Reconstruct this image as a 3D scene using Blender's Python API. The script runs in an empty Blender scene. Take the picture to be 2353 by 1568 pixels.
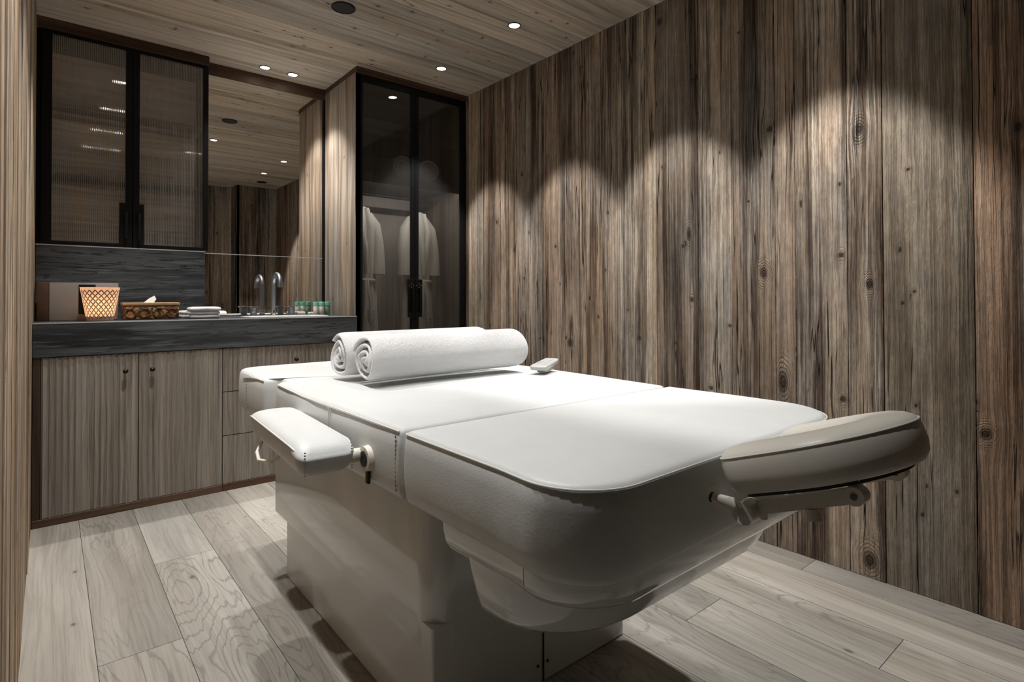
import bpy, bmesh, math, random
import numpy as np
from mathutils import Vector, Matrix, Euler

random.seed(7)
rng = np.random.default_rng(11)
SC = bpy.context.scene
COL = SC.collection
PI = math.pi

# ------------------------------------------------------------------ helpers
def tag(o, label=None, cat=None, group=None, kind=None):
    if label: o['label'] = label
    if cat: o['category'] = cat
    if group: o['group'] = group
    if kind: o['kind'] = kind
    return o

def empty(name, loc=(0, 0, 0), label=None, cat=None, group=None, kind=None, rz=0):
    o = bpy.data.objects.new(name, None)
    o.empty_display_size = .05
    o.location = loc
    o.rotation_euler = (0, 0, rz)
    COL.objects.link(o)
    return tag(o, label, cat, group, kind)

def mesh_obj(name, me, mat=None, parent=None, smooth=None):
    if mat: me.materials.append(mat)
    if smooth is not None:
        try:
            me.shade_smooth()
            if smooth < 180:
                me.set_sharp_from_angle(angle=math.radians(smooth))
        except Exception:
            pass
    o = bpy.data.objects.new(name, me)
    COL.objects.link(o)
    if parent:
        o.parent = parent
    return o

class B:
    """collects shapes, builds ONE mesh object"""
    def __init__(s): s.bm = bmesh.new()
    def box(s, a, b, bev=0, seg=2, M=None):
        a = Vector(a); b = Vector(b)
        c = (a + b) / 2; d = b - a
        r = bmesh.ops.create_cube(s.bm, size=1, matrix=Matrix.Translation(c) @ Matrix.Diagonal((abs(d.x), abs(d.y), abs(d.z), 1)))
        vs = r['verts']
        if bev > 0:
            es = list({e for v in vs for e in v.link_edges})
            r2 = bmesh.ops.bevel(s.bm, geom=es, offset=bev, segments=seg, affect='EDGES', profile=.5)
            vs = list({v for f in r2['faces'] for v in f.verts} | {v for v in vs if v.is_valid})
        if M is not None: bmesh.ops.transform(s.bm, matrix=M, verts=[v for v in vs if v.is_valid])
        return s
    def cyl(s, p0, p1, r0, r1=None, n=32, cap=True):
        if r1 is None: r1 = r0
        return s.tube([p0, p1], [r0, r1], n, cap)
    def tube(s, pts, rad, n=16, cap=True, flat=1.0):
        pts = [Vector(p) for p in pts]
        if not hasattr(rad, '__len__'): rad = [rad] * len(pts)
        rings = []
        t = (pts[1] - pts[0]).normalized()
        up = Vector((0, 0, 1)) if abs(t.z) < .9 else Vector((1, 0, 0))
        u = t.cross(up).normalized(); w = u.cross(t).normalized()
        for i, p in enumerate(pts):
            if 0 < i < len(pts) - 1: t2 = (pts[i + 1] - pts[i - 1]).normalized()
            elif i == 0: t2 = (pts[1] - pts[0]).normalized()
            else: t2 = (pts[-1] - pts[-2]).normalized()
            q = t.rotation_difference(t2)
            u = q @ u; w = q @ w; t = t2
            rings.append([s.bm.verts.new(p + (u * math.cos(2 * PI * k / n) + w * flat * math.sin(2 * PI * k / n)) * rad[i]) for k in range(n)])
        for a, b in zip(rings[:-1], rings[1:]):
            for k in range(n):
                s.bm.faces.new((a[k], a[(k + 1) % n], b[(k + 1) % n], b[k]))
        if cap:
            s.bm.faces.new(list(reversed(rings[0]))); s.bm.faces.new(rings[-1])
        return s
    def loop_tube(s, pts, r, n=8):
        """closed tube along a closed polyline"""
        pts = [Vector(p) for p in pts]; N = len(pts); rings = []
        for i, p in enumerate(pts):
            t = (pts[(i + 1) % N] - pts[i - 1]).normalized()
            u = t.cross(Vector((0, 0, 1)))
            u = u.normalized() if u.length > 1e-4 else Vector((1, 0, 0))
            w = u.cross(t).normalized()
            rings.append([s.bm.verts.new(p + (u * math.cos(2 * PI * k / n) + w * math.sin(2 * PI * k / n)) * r) for k in range(n)])
        for i in range(N):
            a = rings[i]; b = rings[(i + 1) % N]
            for k in range(n): s.bm.faces.new((a[k], a[(k + 1) % n], b[(k + 1) % n], b[k]))
        return s
    def lathe(s, prof, c=(0, 0, 0), n=48, cap0=True, cap1=True):
        rings = []
        for r, z in prof:
            rings.append([s.bm.verts.new((c[0] + r * math.cos(2 * PI * k / n), c[1] + r * math.sin(2 * PI * k / n), c[2] + z)) for k in range(n)])
        for a, b in zip(rings[:-1], rings[1:]):
            for k in range(n): s.bm.faces.new((a[k], a[(k + 1) % n], b[(k + 1) % n], b[k]))
        if cap0: s.bm.faces.new(list(reversed(rings[0])))
        if cap1: s.bm.faces.new(rings[-1])
        return s
    def rings(s, rs, cap0=True, cap1=True):
        """loft closed rings of equal length"""
        R = [[s.bm.verts.new(p) for p in r] for r in rs]
        n = len(R[0])
        for a, b in zip(R[:-1], R[1:]):
            for k in range(n): s.bm.faces.new((a[k], a[(k + 1) % n], b[(k + 1) % n], b[k]))
        if cap0: s.bm.faces.new(list(reversed(R[0])))
        if cap1: s.bm.faces.new(R[-1])
        return s
    def build(s, name, mat, parent=None, smooth=35, M=None, jitter=0):
        if M is not None: bmesh.ops.transform(s.bm, matrix=M, verts=s.bm.verts)
        bmesh.ops.recalc_face_normals(s.bm, faces=s.bm.faces)
        me = bpy.data.meshes.new(name)
        s.bm.to_mesh(me); s.bm.free()
        return mesh_obj(name, me, mat, parent, smooth)

def offset_poly(P, d):
    """inset (d>0) of a CCW polygon by averaged normals"""
    P = [Vector((p[0], p[1])) for p in P]; n = len(P); out = []
    for i in range(n):
        a, b, c = P[i - 1], P[i], P[(i + 1) % n]
        e1 = (b - a); e2 = (c - b)
        n1 = Vector((-e1.y, e1.x)).normalized() if e1.length > 1e-9 else Vector((0, 0))
        n2 = Vector((-e2.y, e2.x)).normalized() if e2.length > 1e-9 else Vector((0, 0))
        m = (n1 + n2)
        m = m.normalized() if m.length > 1e-6 else n1
        k = max(.5, m.dot(n1))
        out.append(b + m * d / k)
    return out

def round_poly(pts, n=8):
    """pts: (x,y,r) CCW -> dense rounded polygon with subdivided straights"""
    out = []; N = len(pts)
    for i in range(N):
        a = Vector(pts[i - 1][:2]); b = Vector(pts[i][:2]); c = Vector(pts[(i + 1) % N][:2]); r = pts[i][2]
        d1 = (a - b).normalized(); d2 = (c - b).normalized()
        if r <= 0: out.append(b); continue
        ang = math.acos(max(-1, min(1, d1.dot(d2))))
        t = r / math.tan(ang / 2)
        p1 = b + d1 * t; p2 = b + d2 * t
        bis = (d1 + d2).normalized(); cen = b + bis * (r / math.sin(ang / 2))
        a1 = math.atan2(p1.y - cen.y, p1.x - cen.x); a2 = math.atan2(p2.y - cen.y, p2.x - cen.x)
        da = (a2 - a1 + PI) % (2 * PI) - PI
        for k in range(n + 1):
            t_ = a1 + da * k / n
            out.append(cen + Vector((math.cos(t_), math.sin(t_))) * r)
    return out

def densify(P, step=.03):
    out = []; N = len(P)
    for i in range(N):
        a = P[i]; b = P[(i + 1) % N]
        k = max(1, int((b - a).length / step))
        for j in range(k): out.append(a.lerp(b, j / k))
    return out

def ring_at(P, ins, z):
    return [(p.x, p.y, z) for p in offset_poly(P, ins)]

def cushion(P, z0, z1, crown=.012, side=.004, seam=True):
    """upholstered block: puffed side, welted edge, softly crowned top"""
    b = B(); h = z1 - z0
    rs = [ring_at(P, .010, z0), ring_at(P, .004, z0 + .004), ring_at(P, 0, z0 + .014)]
    for t in (.25, .5, .75): rs.append(ring_at(P, -side * math.sin(t * PI), z0 + h * t))
    rs.append(ring_at(P, 0.0, z1 - .008)); rs.append(ring_at(P, .003, z1 - .002))
    rs.append(ring_at(P, .005, z1 + .001)); rs.append(ring_at(P, .0085, z1 + .0035))
    base = offset_poly(P, .0105)
    cx = sum(p.x for p in base) / len(base); cy = sum(p.y for p in base) / len(base)
    c = Vector((cx, cy))
    for t in (1, .985, .96, .92, .86, .78, .62, .42, .22, .06):
        e = (1 - t) ** .5
        rs.append([((p - c) * t + c).to_tuple() + (z1 + .0045 + crown * e * .6,) for p in base])
    return b.rings(rs)

# ------------------------------------------------------------------ materials
def new_mat(name):
    m = bpy.data.materials.new(name); m.use_nodes = True
    nt = m.node_tree; nt.nodes.clear()
    out = nt.nodes.new('ShaderNodeOutputMaterial')
    return m, nt, out

class N:
    def __init__(s, nt): s.nt = nt
    def __call__(s, t, **kw):
        n = s.nt.nodes.new('ShaderNode' + t)
        for k, v in kw.items():
            if k == 'ins':
                for kk, vv in v.items():
                    if isinstance(vv, bpy.types.NodeSocket): s.nt.links.new(vv, n.inputs[kk])
                    else: n.inputs[kk].default_value = vv
            else: setattr(n, k, v)
        return n
    def math(s, op, a, b=None, c=None, clamp=False):
        n = s.nt.nodes.new('ShaderNodeMath'); n.operation = op; n.use_clamp = clamp
        for i, v in enumerate((a, b, c)):
            if v is None: continue
            if isinstance(v, bpy.types.NodeSocket): s.nt.links.new(v, n.inputs[i])
            else: n.inputs[i].default_value = v
        return n.outputs[0]
    def mix(s, f, a, b, blend='MIX'):
        n = s.nt.nodes.new('ShaderNodeMix'); n.data_type = 'RGBA'; n.blend_type = blend
        for i, v in ((0, f), (6, a), (7, b)):
            if isinstance(v, bpy.types.NodeSocket): s.nt.links.new(v, n.inputs[i])
            else: n.inputs[i].default_value = v if i == 0 else (*v[:3], 1)
        return n.outputs[2]
    def ramp(s, f, stops, interp='LINEAR'):
        n = s.nt.nodes.new('ShaderNodeValToRGB'); cr = n.color_ramp; cr.interpolation = interp
        while len(cr.elements) < len(stops): cr.elements.new(.5)
        for e, (p, c) in zip(cr.elements, stops):
            e.position = p; e.color = (*c, 1) if hasattr(c, '__len__') else (c, c, c, 1)
        s.nt.links.new(f, n.inputs[0]); return n.outputs[0]
    def smooth(s, v, lo, hi):
        n = s.nt.nodes.new('ShaderNodeMapRange'); n.interpolation_type = 'SMOOTHSTEP'
        s.nt.links.new(v, n.inputs[0]); n.inputs[1].default_value = lo; n.inputs[2].default_value = hi
        return n.outputs[0]

def srgb(r, g, b):
    f = lambda c: (c / 255 / 12.92) if c / 255 <= .04045 else ((c / 255 + .055) / 1.055) ** 2.4
    return (f(r), f(g), f(b))

def principled(name, color, rough=.5, metal=0, spec=.5, coat=0, bump=None, noise=None, sheen=0, coat_rough=.05, emit=None, sub=0):
    m, nt, out = new_mat(name); n = N(nt)
    p = n('BsdfPrincipled')
    p.inputs['Base Color'].default_value = (*color, 1); p.inputs['Roughness'].default_value = rough
    p.inputs['Metallic'].default_value = metal; p.inputs['Specular IOR Level'].default_value = spec
    p.inputs['Coat Weight'].default_value = coat; p.inputs['Coat Roughness'].default_value = coat_rough
    p.inputs['Sheen Weight'].default_value = sheen
    tc = n('TexCoord')
    if noise:
        sc, amt = noise
        nz = n('TexNoise', ins={'Vector': tc.outputs['Object'], 'Scale': sc, 'Detail': 5})
        c = n.mix(nz.outputs[0], tuple(x * (1 - amt) for x in color), tuple(min(1, x * (1 + amt)) for x in color))
        nt.links.new(c, p.inputs['Base Color'])
    if bump:
        sc, st, dist = bump
        nz = n('TexNoise', ins={'Vector': tc.outputs['Object'], 'Scale': sc, 'Detail': 6, 'Roughness': .6})
        bp = n('Bump', ins={'Height': nz.outputs[0], 'Strength': st, 'Distance': dist})
        nt.links.new(bp.outputs[0], p.inputs['Normal'])
    if emit:
        p.inputs['Emission Color'].default_value = (*emit[0], 1); p.inputs['Emission Strength'].default_value = emit[1]
    nt.links.new(p.outputs[0], out.inputs[0])
    return m

def wood(name, dark, mid, light, gray, streak=(.35, .65), alo=(1.7, 6), mottle=0, wander=.06, soft=0.0, blong=.45, kh=.45, fine=.5, fu=80, crack=.0, knotc=(.03, .02, .012), rough=.75, bump=.4, bdist=.004,
         rings=0, ringdark=.5, graymix=.5, spec=.25, broad=8, speck=0, hole=0):
    """plank wood; reads mesh attributes wc (across, along, id), tint (rgb), kd, warp"""
    m, nt, out = new_mat(name); n = N(nt)
    wc = n('Attribute', attribute_name='wc'); tint = n('Attribute', attribute_name='tint')
    kdn = n('Attribute', attribute_name='kd'); wpn = n('Attribute', attribute_name='warp')
    sx = n('SeparateXYZ', ins={0: wc.outputs['Vector']})
    u, v, idd = sx.outputs; wp = wpn.outputs['Fac']
    kvn = n('Attribute', attribute_name='kv'); kl = n('VectorMath', operation='LENGTH', ins={0: kvn.outputs['Vector']})
    kd = n.math('MAXIMUM', kl.outputs['Value'], n.math('SUBTRACT', kdn.outputs['Fac'], 2.5))
    # slow wander of the grain
    lowc = n('CombineXYZ', ins={0: n.math('MULTIPLY', u, 3.0), 1: n.math('MULTIPLY', v, 1.3), 2: idd})
    low = n('TexNoise', ins={'Vector': lowc.outputs[0], 'Scale': 1.0, 'Detail': 2}).outputs[0]
    u2 = n.math('ADD', n.math('ADD', u, wp), n.math('MULTIPLY', n.math('SUBTRACT', low, .5), wander))
    def nz(a, b, det=3, r=.55, off=0.0):
        c = n('CombineXYZ', ins={0: n.math('MULTIPLY', u2, a), 1: n.math('MULTIPLY', v, b), 2: n.math('ADD', idd, off)})
        return n('TexNoise', ins={'Vector': c.outputs[0], 'Scale': 1.0, 'Detail': det, 'Roughness': r}).outputs[0]
    n1 = nz(broad, blong, 3, .5); n2 = nz(fu, alo[0], 5, .62, 3.3); n3 = nz(fu * 3.2, alo[1], 3, .6, 7.7); n4 = nz(3.5, .9, 4, .6, 11.1)
    f1 = n.smooth(n1, *streak)
    c = n.mix(f1, dark, mid)
    c = n.mix(n.smooth(nz(broad * 2.2, .8, 3, .5, 17.3), .42, .75), c, light)
    c = n.mix(n.math('MULTIPLY', n.smooth(n4, .42, .68), graymix), c, gray)
    c = n.mix(1.0, c, tint.outputs['Color'], 'MULTIPLY')
    g = n.math('ADD', n.math('MULTIPLY', n2, .65), n.math('MULTIPLY', n3, .35))
    gd = n.smooth(g, .36, .56)
    gd = n.math('ADD', gd, n.math('MULTIPLY', n.math('SUBTRACT', 1.0, gd), n.math('MULTIPLY', f1, soft)))
    lo = 1 - fine
    c = n.mix(1.0, c, n.ramp(gd, [(0, lo), (1, 1.0 + fine * .25)]), 'MULTIPLY')
    height = n.math('MULTIPLY', gd, 1.0)
    if mottle:
        mo = nz(34, 13, 5, .7, 61.0)
        c = n.mix(1.0, c, n.ramp(n.smooth(mo, .3, .7), [(0, 1 - mottle), (1, 1 + mottle * .6)]), 'MULTIPLY')
        height = n.math('ADD', height, n.math('MULTIPLY', mo, .8))
    if rings:
        rc = n('CombineXYZ', ins={0: n.math('MULTIPLY', u2, 5.0), 1: n.math('MULTIPLY', v, 1.15), 2: n.math('ADD', idd, 21)})
        rn = n('TexNoise', ins={'Vector': rc.outputs[0], 'Scale': 1.0, 'Detail': 1.5, 'Roughness': .45}).outputs[0]
        ph = n.math('ADD', n.math('MULTIPLY', rn, rings), n.math('MULTIPLY', nz(60, 4, 3, .5, 5.5), 1.2))
        w = n.math('PINGPONG', ph, .5)
        line = n.smooth(w, .0, .15)
        amt = n.math('MULTIPLY', n.smooth(nz(2.2, .5, 2, .5, 31), .35, .62), ringdark)
        lineN = n.math('MULTIPLY', n.math('SUBTRACT', 1.0, line), amt)
        c = n.mix(lineN, c, tuple(x * .42 for x in dark))
        height = n.math('SUBTRACT', height, n.math('MULTIPLY', lineN, .8))
    if crack:
        cn = nz(26, .7, 3, .5, 41)
        ck = n.math('SUBTRACT', 1.0, n.smooth(n.math('ABSOLUTE', n.math('SUBTRACT', cn, .5)), .0, .013))
        gate = n.smooth(nz(9, 1.1, 2, .5, 51), .48, .58)
        ck = n.math('MULTIPLY', n.math('MULTIPLY', ck, gate), crack)
        c = n.mix(ck, c, (.012, .009, .006)); height = n.math('SUBTRACT', height, n.math('MULTIPLY', ck, 2.0))
    # knots
    kn = n.math('ADD', kd, n.math('MULTIPLY', n.math('SUBTRACT', n2, .5), .5))
    core = n.math('SUBTRACT', 1.0, n.smooth(kn, .25, 1.0))
    rg = n.smooth(n.math('PINGPONG', n.math('MULTIPLY', kn, 3.2), .5), .05, .3)
    halo = n.math('MULTIPLY', n.math('SUBTRACT', 1.0, n.smooth(kn, .9, 2.4)), n.math('SUBTRACT', 1.0, rg))
    c = n.mix(n.math('MULTIPLY', halo, kh), c, tuple(x * 2.0 for x in knotc))
    c = n.mix(n.math('MULTIPLY', core, .88), c, knotc)
    height = n.math('SUBTRACT', height, n.math('MULTIPLY', halo, kh * 1.2))
    height = n.math('SUBTRACT', height, n.math('MULTIPLY', core, 1.0))
    if hole:
        hc = n('CombineXYZ', ins={0: n.math('MULTIPLY', u, 11.0), 1: n.math('MULTIPLY', v, 5.0), 2: idd})
        vo = n('TexVoronoi', feature='F1', ins={'Vector': hc.outputs[0], 'Scale': 1.0})
        rnd = n('SeparateColor', ins={0: vo.outputs['Color']})
        pick = n.math('GREATER_THAN', rnd.outputs[0], 1 - hole)
        hm = n.math('MULTIPLY', n.math('SUBTRACT', 1.0, n.smooth(vo.outputs['Distance'], .035, .09)), pick)
        c = n.mix(n.math('MULTIPLY', hm, .9), c, (.014, .01, .007)); height = n.math('SUBTRACT', height, n.math('MULTIPLY', hm, 1.5))
    p = n('BsdfPrincipled', ins={'Base Color': c, 'Roughness': rough, 'Specular IOR Level': spec})
    bp = n('Bump', ins={'Height': height, 'Strength': bump, 'Distance': bdist})
    nt.links.new(bp.outputs[0], p.inputs['Normal'])
    nt.links.new(p.outputs[0], out.inputs[0])
    return m

# reclaimed barn wood for walls, pale spruce ceiling, grey oak floor
M_BARN = wood('reclaimed_barn_wood', (.115, .078, .052), (.385, .31, .24), (.585, .51, .43), (.36, .345, .325), streak=(.40, .56), wander=.012, soft=.55, blong=.26, kh=.28, fine=.62, fu=130, alo=(1.5, 11), mottle=.20, crack=1.0, bump=.9, bdist=.007, hole=.12, knotc=(.04, .025, .016), broad=11, graymix=.7)
M_BARN_LIGHT = wood('side_panel_wood', (.165, .125, .092), (.33, .265, .20), (.44, .38, .315), (.33, .31, .285), fine=.42, fu=75, crack=.4, bump=.4, bdist=.003, broad=14)
M_CEIL = wood('spruce_ceiling_wood', (.235, .195, .15), (.43, .37, .30), (.53, .47, .39), (.47, .43, .38), fine=.30, fu=70, crack=.0, bump=.2, bdist=.002, knotc=(.07, .045, .028), broad=14, graymix=.4, streak=(.3, .55))
M_FLOOR = wood('grey_oak_floor', (.31, .28, .25), (.42, .39, .355), (.50, .47, .43), (.38, .365, .345), fine=.20, fu=110, crack=.0, bump=.15, bdist=.0015, rings=24, ringdark=.62, knotc=(.10, .08, .065), rough=.48, spec=.4, broad=5, graymix=.5)
M_TRIM = wood('dark_brown_trim_wood', (.034, .017, .010), (.085, .044, .026), (.12, .07, .044), (.07, .05, .036), fine=.3, fu=60, bump=.2, bdist=.001, rough=.5)
M_PLINTH = wood('brown_plinth_wood', (.055, .026, .014), (.15, .08, .045), (.21, .125, .075), (.12, .085, .06), fine=.3, fu=60, bump=.2, bdist=.001, rough=.5)
M_DOOR = wood('limed_grey_door_wood', (.215, .185, .158), (.285, .25, .218), (.335, .30, .265), (.285, .262, .24), fine=.34, fu=190, alo=(3.0, 9), bump=.15, bdist=.001, rough=.6, broad=22)
M_SHELFBACK = wood('cabinet_back_wood', (.20, .16, .13), (.48, .41, .34), (.66, .59, .51), (.48, .44, .40), fine=.3, fu=40, bump=.1, bdist=.001, broad=22, rings=5, ringdark=.6)

def stone_mat():
    m, nt, out = new_mat('black_grey_quartzite'); n = N(nt)
    tc = n('TexCoord')
    mp = n('Mapping', ins={'Vector': tc.outputs['Object'], 'Scale': (.42, .42, 6.5), 'Rotation': (0, .04, 0)})
    w1 = n('TexNoise', ins={'Vector': mp.outputs[0], 'Scale': 2.2, 'Detail': 4, 'Roughness': .55, 'Distortion': .4})
    w2 = n('TexNoise', ins={'Vector': mp.outputs[0], 'Scale': 9, 'Detail': 6, 'Roughness': .6, 'Distortion': .35})
    w3 = n('TexNoise', ins={'Vector': mp.outputs[0], 'Scale': 5.5, 'Detail': 4, 'Roughness': .55, 'Distortion': .5})
    c = n.mix(n.smooth(w1.outputs[0], .35, .65), (.022, .024, .027), (.075, .082, .088))
    c = n.mix(n.math('MULTIPLY', n.smooth(w2.outputs[0], .5, .68), .8), c, (.125, .137, .145))
    vein = n.math('SUBTRACT', 1.0, n.smooth(n.math('ABSOLUTE', n.math('SUBTRACT', w3.outputs[0], .5)), 0, .025))
    c = n.mix(n.math('MULTIPLY', vein, .85), c, (.006, .007, .008))
    p = n('BsdfPrincipled', ins={'Base Color': c, 'Roughness': .28, 'Specular IOR Level': .5})
    bp = n('Bump', ins={'Height': w2.outputs[0], 'Strength': .25, 'Distance': .003})
    nt.links.new(bp.outputs[0], p.inputs['Normal']); nt.links.new(p.outputs[0], out.inputs[0])
    return m
M_STONE = stone_mat()

M_LEATHER = principled('white_grey_leather', srgb(208, 210, 209), rough=.42, spec=.45, bump=(210, .18, .002), noise=(14, .045))
M_LEATHER_G = principled('taupe_leather', srgb(214, 210, 200), rough=.38, spec=.45, bump=(260, .10, .0015), noise=(3, .03))
M_PIPE = principled('piping_leather', srgb(220, 220, 215), rough=.45)
M_STITCH = principled('dark_stitching', srgb(140, 137, 131), rough=.8)
M_GLOSS = principled('gloss_white_lacquer', srgb(208, 210, 208), rough=.14, spec=.55, coat=.8, coat_rough=.03)
M_GLOSS2 = principled('satin_white_lacquer', srgb(208, 209, 206), rough=.2, spec=.5, coat=.3, coat_rough=.1)
M_METALW = principled('cream_painted_metal', srgb(226, 220, 208), rough=.35, spec=.5)
M_CHROME = principled('chrome', (.75, .75, .76), rough=.12, metal=1)
M_STEEL = principled('brushed_gunmetal', (.34, .375, .43), rough=.36, metal=1)
M_BLACK = principled('black_metal', (.0035, .0035, .004), rough=.45, spec=.22)
M_BLACKIN = principled('dark_cabinet_interior', (.05, .043, .037), rough=.7)
M_RECESS = principled('recess_shade_black', (.012, .012, .012), rough=.6)  # black pieces stand in for the shade inside gaps, holes and slots
M_BRONZE = principled('dark_bronze_knob', (.025, .016, .012), rough=.4, metal=.6)
M_WHITEP = principled('white_ceramic', (.82, .82, .80), rough=.2)
M_TEAL = principled('teal_plastic_cap', srgb(130, 205, 185), rough=.4)
M_GREENB = principled('green_tinted_bottle', srgb(120, 160, 130), rough=.25)
M_CREAM = principled('cream_bottle', srgb(225, 225, 215), rough=.35)
M_GREYBOX = principled('grey_satin_box', srgb(140, 134, 128), rough=.28, spec=.6, noise=(6, .08))
M_WOODBOX = principled('brown_walnut_end', srgb(74, 50, 32), rough=.45, noise=(18, .35))
M_TISSUE = principled('white_tissue', (.85, .86, .84), rough=.8)
M_SPEAKER = principled('black_speaker_grille', (.006, .007, .008), rough=.7, bump=(900, .5, .001))
M_LINEN = principled('grey_linen_panel', srgb(175, 170, 165), rough=.9, bump=(160, .5, .003), noise=(60, .12))
M_ROBE = principled('white_robe_cotton', srgb(186, 184, 178), rough=.95, sheen=.3, bump=(220, .6, .003))
M_GREYP = principled('light_grey_plastic', srgb(165, 165, 163), rough=.35)

def towel_mat():
    m, nt, out = new_mat('white_terry_cotton'); n = N(nt)
    tc = n('TexCoord')
    a = n('TexNoise', ins={'Vector': tc.outputs['Object'], 'Scale': 330, 'Detail': 3, 'Roughness': .7})
    b = n('TexNoise', ins={'Vector': tc.outputs['Object'], 'Scale': 75, 'Detail': 5, 'Roughness': .7})
    h = n.math('ADD', n.math('MULTIPLY', a.outputs[0], .6), n.math('MULTIPLY', b.outputs[0], .6))
    p = n('BsdfPrincipled', ins={'Base Color': (.90, .90, .905, 1), 'Roughness': .95, 'Sheen Weight': .35, 'Specular IOR Level': .1})
    bp = n('Bump', ins={'Height': h, 'Strength': 1.0, 'Distance': .009})
    nt.links.new(bp.outputs[0], p.inputs['Normal']); nt.links.new(p.outputs[0], out.inputs[0])
    return m
M_TOWEL = towel_mat()

def mirror_mat():
    m, nt, out = new_mat('tinted_mirror'); n = N(nt)
    g = n('BsdfGlossy', ins={'Color': (.80, .765, .72, 1), 'Roughness': 0.0})
    nt.links.new(g.outputs[0], out.inputs[0]); return m
M_MIRROR = mirror_mat()

def glass_mat(name, tint, refl, fluted=False, rough=.02):
    m, nt, out = new_mat(name); n = N(nt)
    t = n('BsdfTransparent', ins={'Color': (*tint, 1)})
    g = n('BsdfGlossy', ins={'Color': (.9, .88, .85, 1), 'Roughness': rough})
    fr = n('Fresnel', ins={'IOR': 1.5})
    if fluted:
        tc = n('TexCoord'); sx = n('SeparateXYZ', ins={0: tc.outputs['Object']})
        s = n.math('SINE', n.math('MULTIPLY', sx.outputs[0], 2 * PI / .0078))
        nzz = n('TexNoise', ins={'Vector': tc.outputs['Object'], 'Scale': 7, 'Detail': 2})
        h = n.math('ADD', s, n.math('MULTIPLY', nzz.outputs[0], .4))
        bp = n('Bump', ins={'Height': h, 'Strength': .035, 'Distance': .0010})
        nt.links.new(bp.outputs[0], g.inputs['Normal'])
        d = n('BsdfDiffuse', ins={'Color': (.31, .30, .28, 1)})
        line = n.smooth(s, -.9, .3)
        base = n('MixShader', ins={0: n.math('ADD', .13, n.math('MULTIPLY', n.math('SUBTRACT', 1.0, line), .58)), 1: t.outputs[0], 2: d.outputs[0]})
        t = base
    else:
        d = n('BsdfDiffuse', ins={'Color': (.30, .29, .28, 1)})  # small grey diffuse share painted in as a hazy veil
        t = n('MixShader', ins={0: .055, 1: t.outputs[0], 2: d.outputs[0]})
    f = n.math('ADD', n.math('MULTIPLY', fr.outputs[0], .9), refl)
    mx = n('MixShader', ins={0: f, 1: t.outputs[0], 2: g.outputs[0]})
    nt.links.new(mx.outputs[0], out.inputs[0]); return m
M_FLUTED = glass_mat('fluted_bronze_glass', (.80, .745, .69), .05, True, .03)
M_SMOKE = glass_mat('smoked_glass', (.80, .79, .77), .02, False, .0)

def emit_mat(name, c, s):
    m, nt, out = new_mat(name); n = N(nt)
    e = n('Emission', ins={'Color': (*c, 1), 'Strength': s})
    nt.links.new(e.outputs[0], out.inputs[0]); return m
M_LED = emit_mat('lamp_glow', (1, .93, .83), 14)
M_FILL_STRIP = emit_mat('added_fill_glow', (1, .95, .9), .8)  # dim glow for the added fill strips in cabinet and wardrobe
M_FLAME = emit_mat('candle_flame', (1, .62, .25), 12)

def votive_mat():
    m, nt, out = new_mat('patterned_votive_glass'); n = N(nt)
    uv = n('Attribute', attribute_name='vuv'); sx = n('SeparateXYZ', ins={0: uv.outputs['Vector']})
    U = n.math('MULTIPLY', sx.outputs[0], 20.0); V = n.math('MULTIPLY', sx.outputs[1], 6.0)
    def lattice(ou, ov):
        a = n.math('SUBTRACT', n.math('FRACT', n.math('ADD', U, ou)), .5); b = n.math('SUBTRACT', n.math('FRACT', n.math('ADD', V, ov)), .5)
        return n.math('SQRT', n.math('ADD', n.math('POWER', n.math('ABSOLUTE', a), 2.0), n.math('POWER', n.math('ABSOLUTE', b), 2.0)))
    r1 = lattice(0, 0); r2 = lattice(.5, .5)
    ring = lambda r: n.math('SUBTRACT', 1.0, n.smooth(n.math('ABSOLUTE', n.math('SUBTRACT', r, .40)), .03, .09))
    k = n.math('MAXIMUM', ring(r1), ring(r2))
    band = n.math('LESS_THAN', n.math('ABSOLUTE', n.math('SUBTRACT', sx.outputs[1], .5)), .43)
    k = n.math('MULTIPLY', k, band)
    tl = n('BsdfTranslucent', ins={'Color': (.95, .80, .66, 1)})
    df = n('BsdfPrincipled', ins={'Base Color': (.85, .74, .68, 1), 'Roughness': .2})
    gl = n('MixShader', ins={0: .5, 1: tl.outputs[0], 2: df.outputs[0]})
    dk = n('BsdfPrincipled', ins={'Base Color': (.17, .10, .09, 1), 'Roughness': .3, 'Metallic': .3})
    mx = n('MixShader', ins={0: n.math('MULTIPLY', k, .88), 1: gl.outputs[0], 2: dk.outputs[0]})
    nt.links.new(mx.outputs[0], out.inputs[0]); return m
M_VOTIVE = votive_mat()

def wicker_mat():
    m, nt, out = new_mat('carved_rattan'); n = N(nt)
    tc = n('TexCoord')
    v = n('TexVoronoi', feature='DISTANCE_TO_EDGE', ins={'Vector': tc.outputs['Object'], 'Scale': 26})
    w = n('TexNoise', ins={'Vector': tc.outputs['Object'], 'Scale': 40, 'Detail': 4, 'Distortion': 1.5})
    k = n.smooth(v.outputs['Distance'], .02, .2)
    c = n.mix(k, srgb(62, 40, 22), srgb(168, 128, 82)); c = n.mix(n.smooth(w.outputs[0], .4, .65), c, srgb(120, 84, 48))
    p = n('BsdfPrincipled', ins={'Base Color': c, 'Roughness': .55})
    bp = n('Bump', ins={'Height': n.math('ADD', k, w.outputs[0]), 'Strength': .8, 'Distance': .006})
    nt.links.new(bp.outputs[0], p.inputs['Normal']); nt.links.new(p.outputs[0], out.inputs[0]); return m
M_WICKER = wicker_mat()

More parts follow.
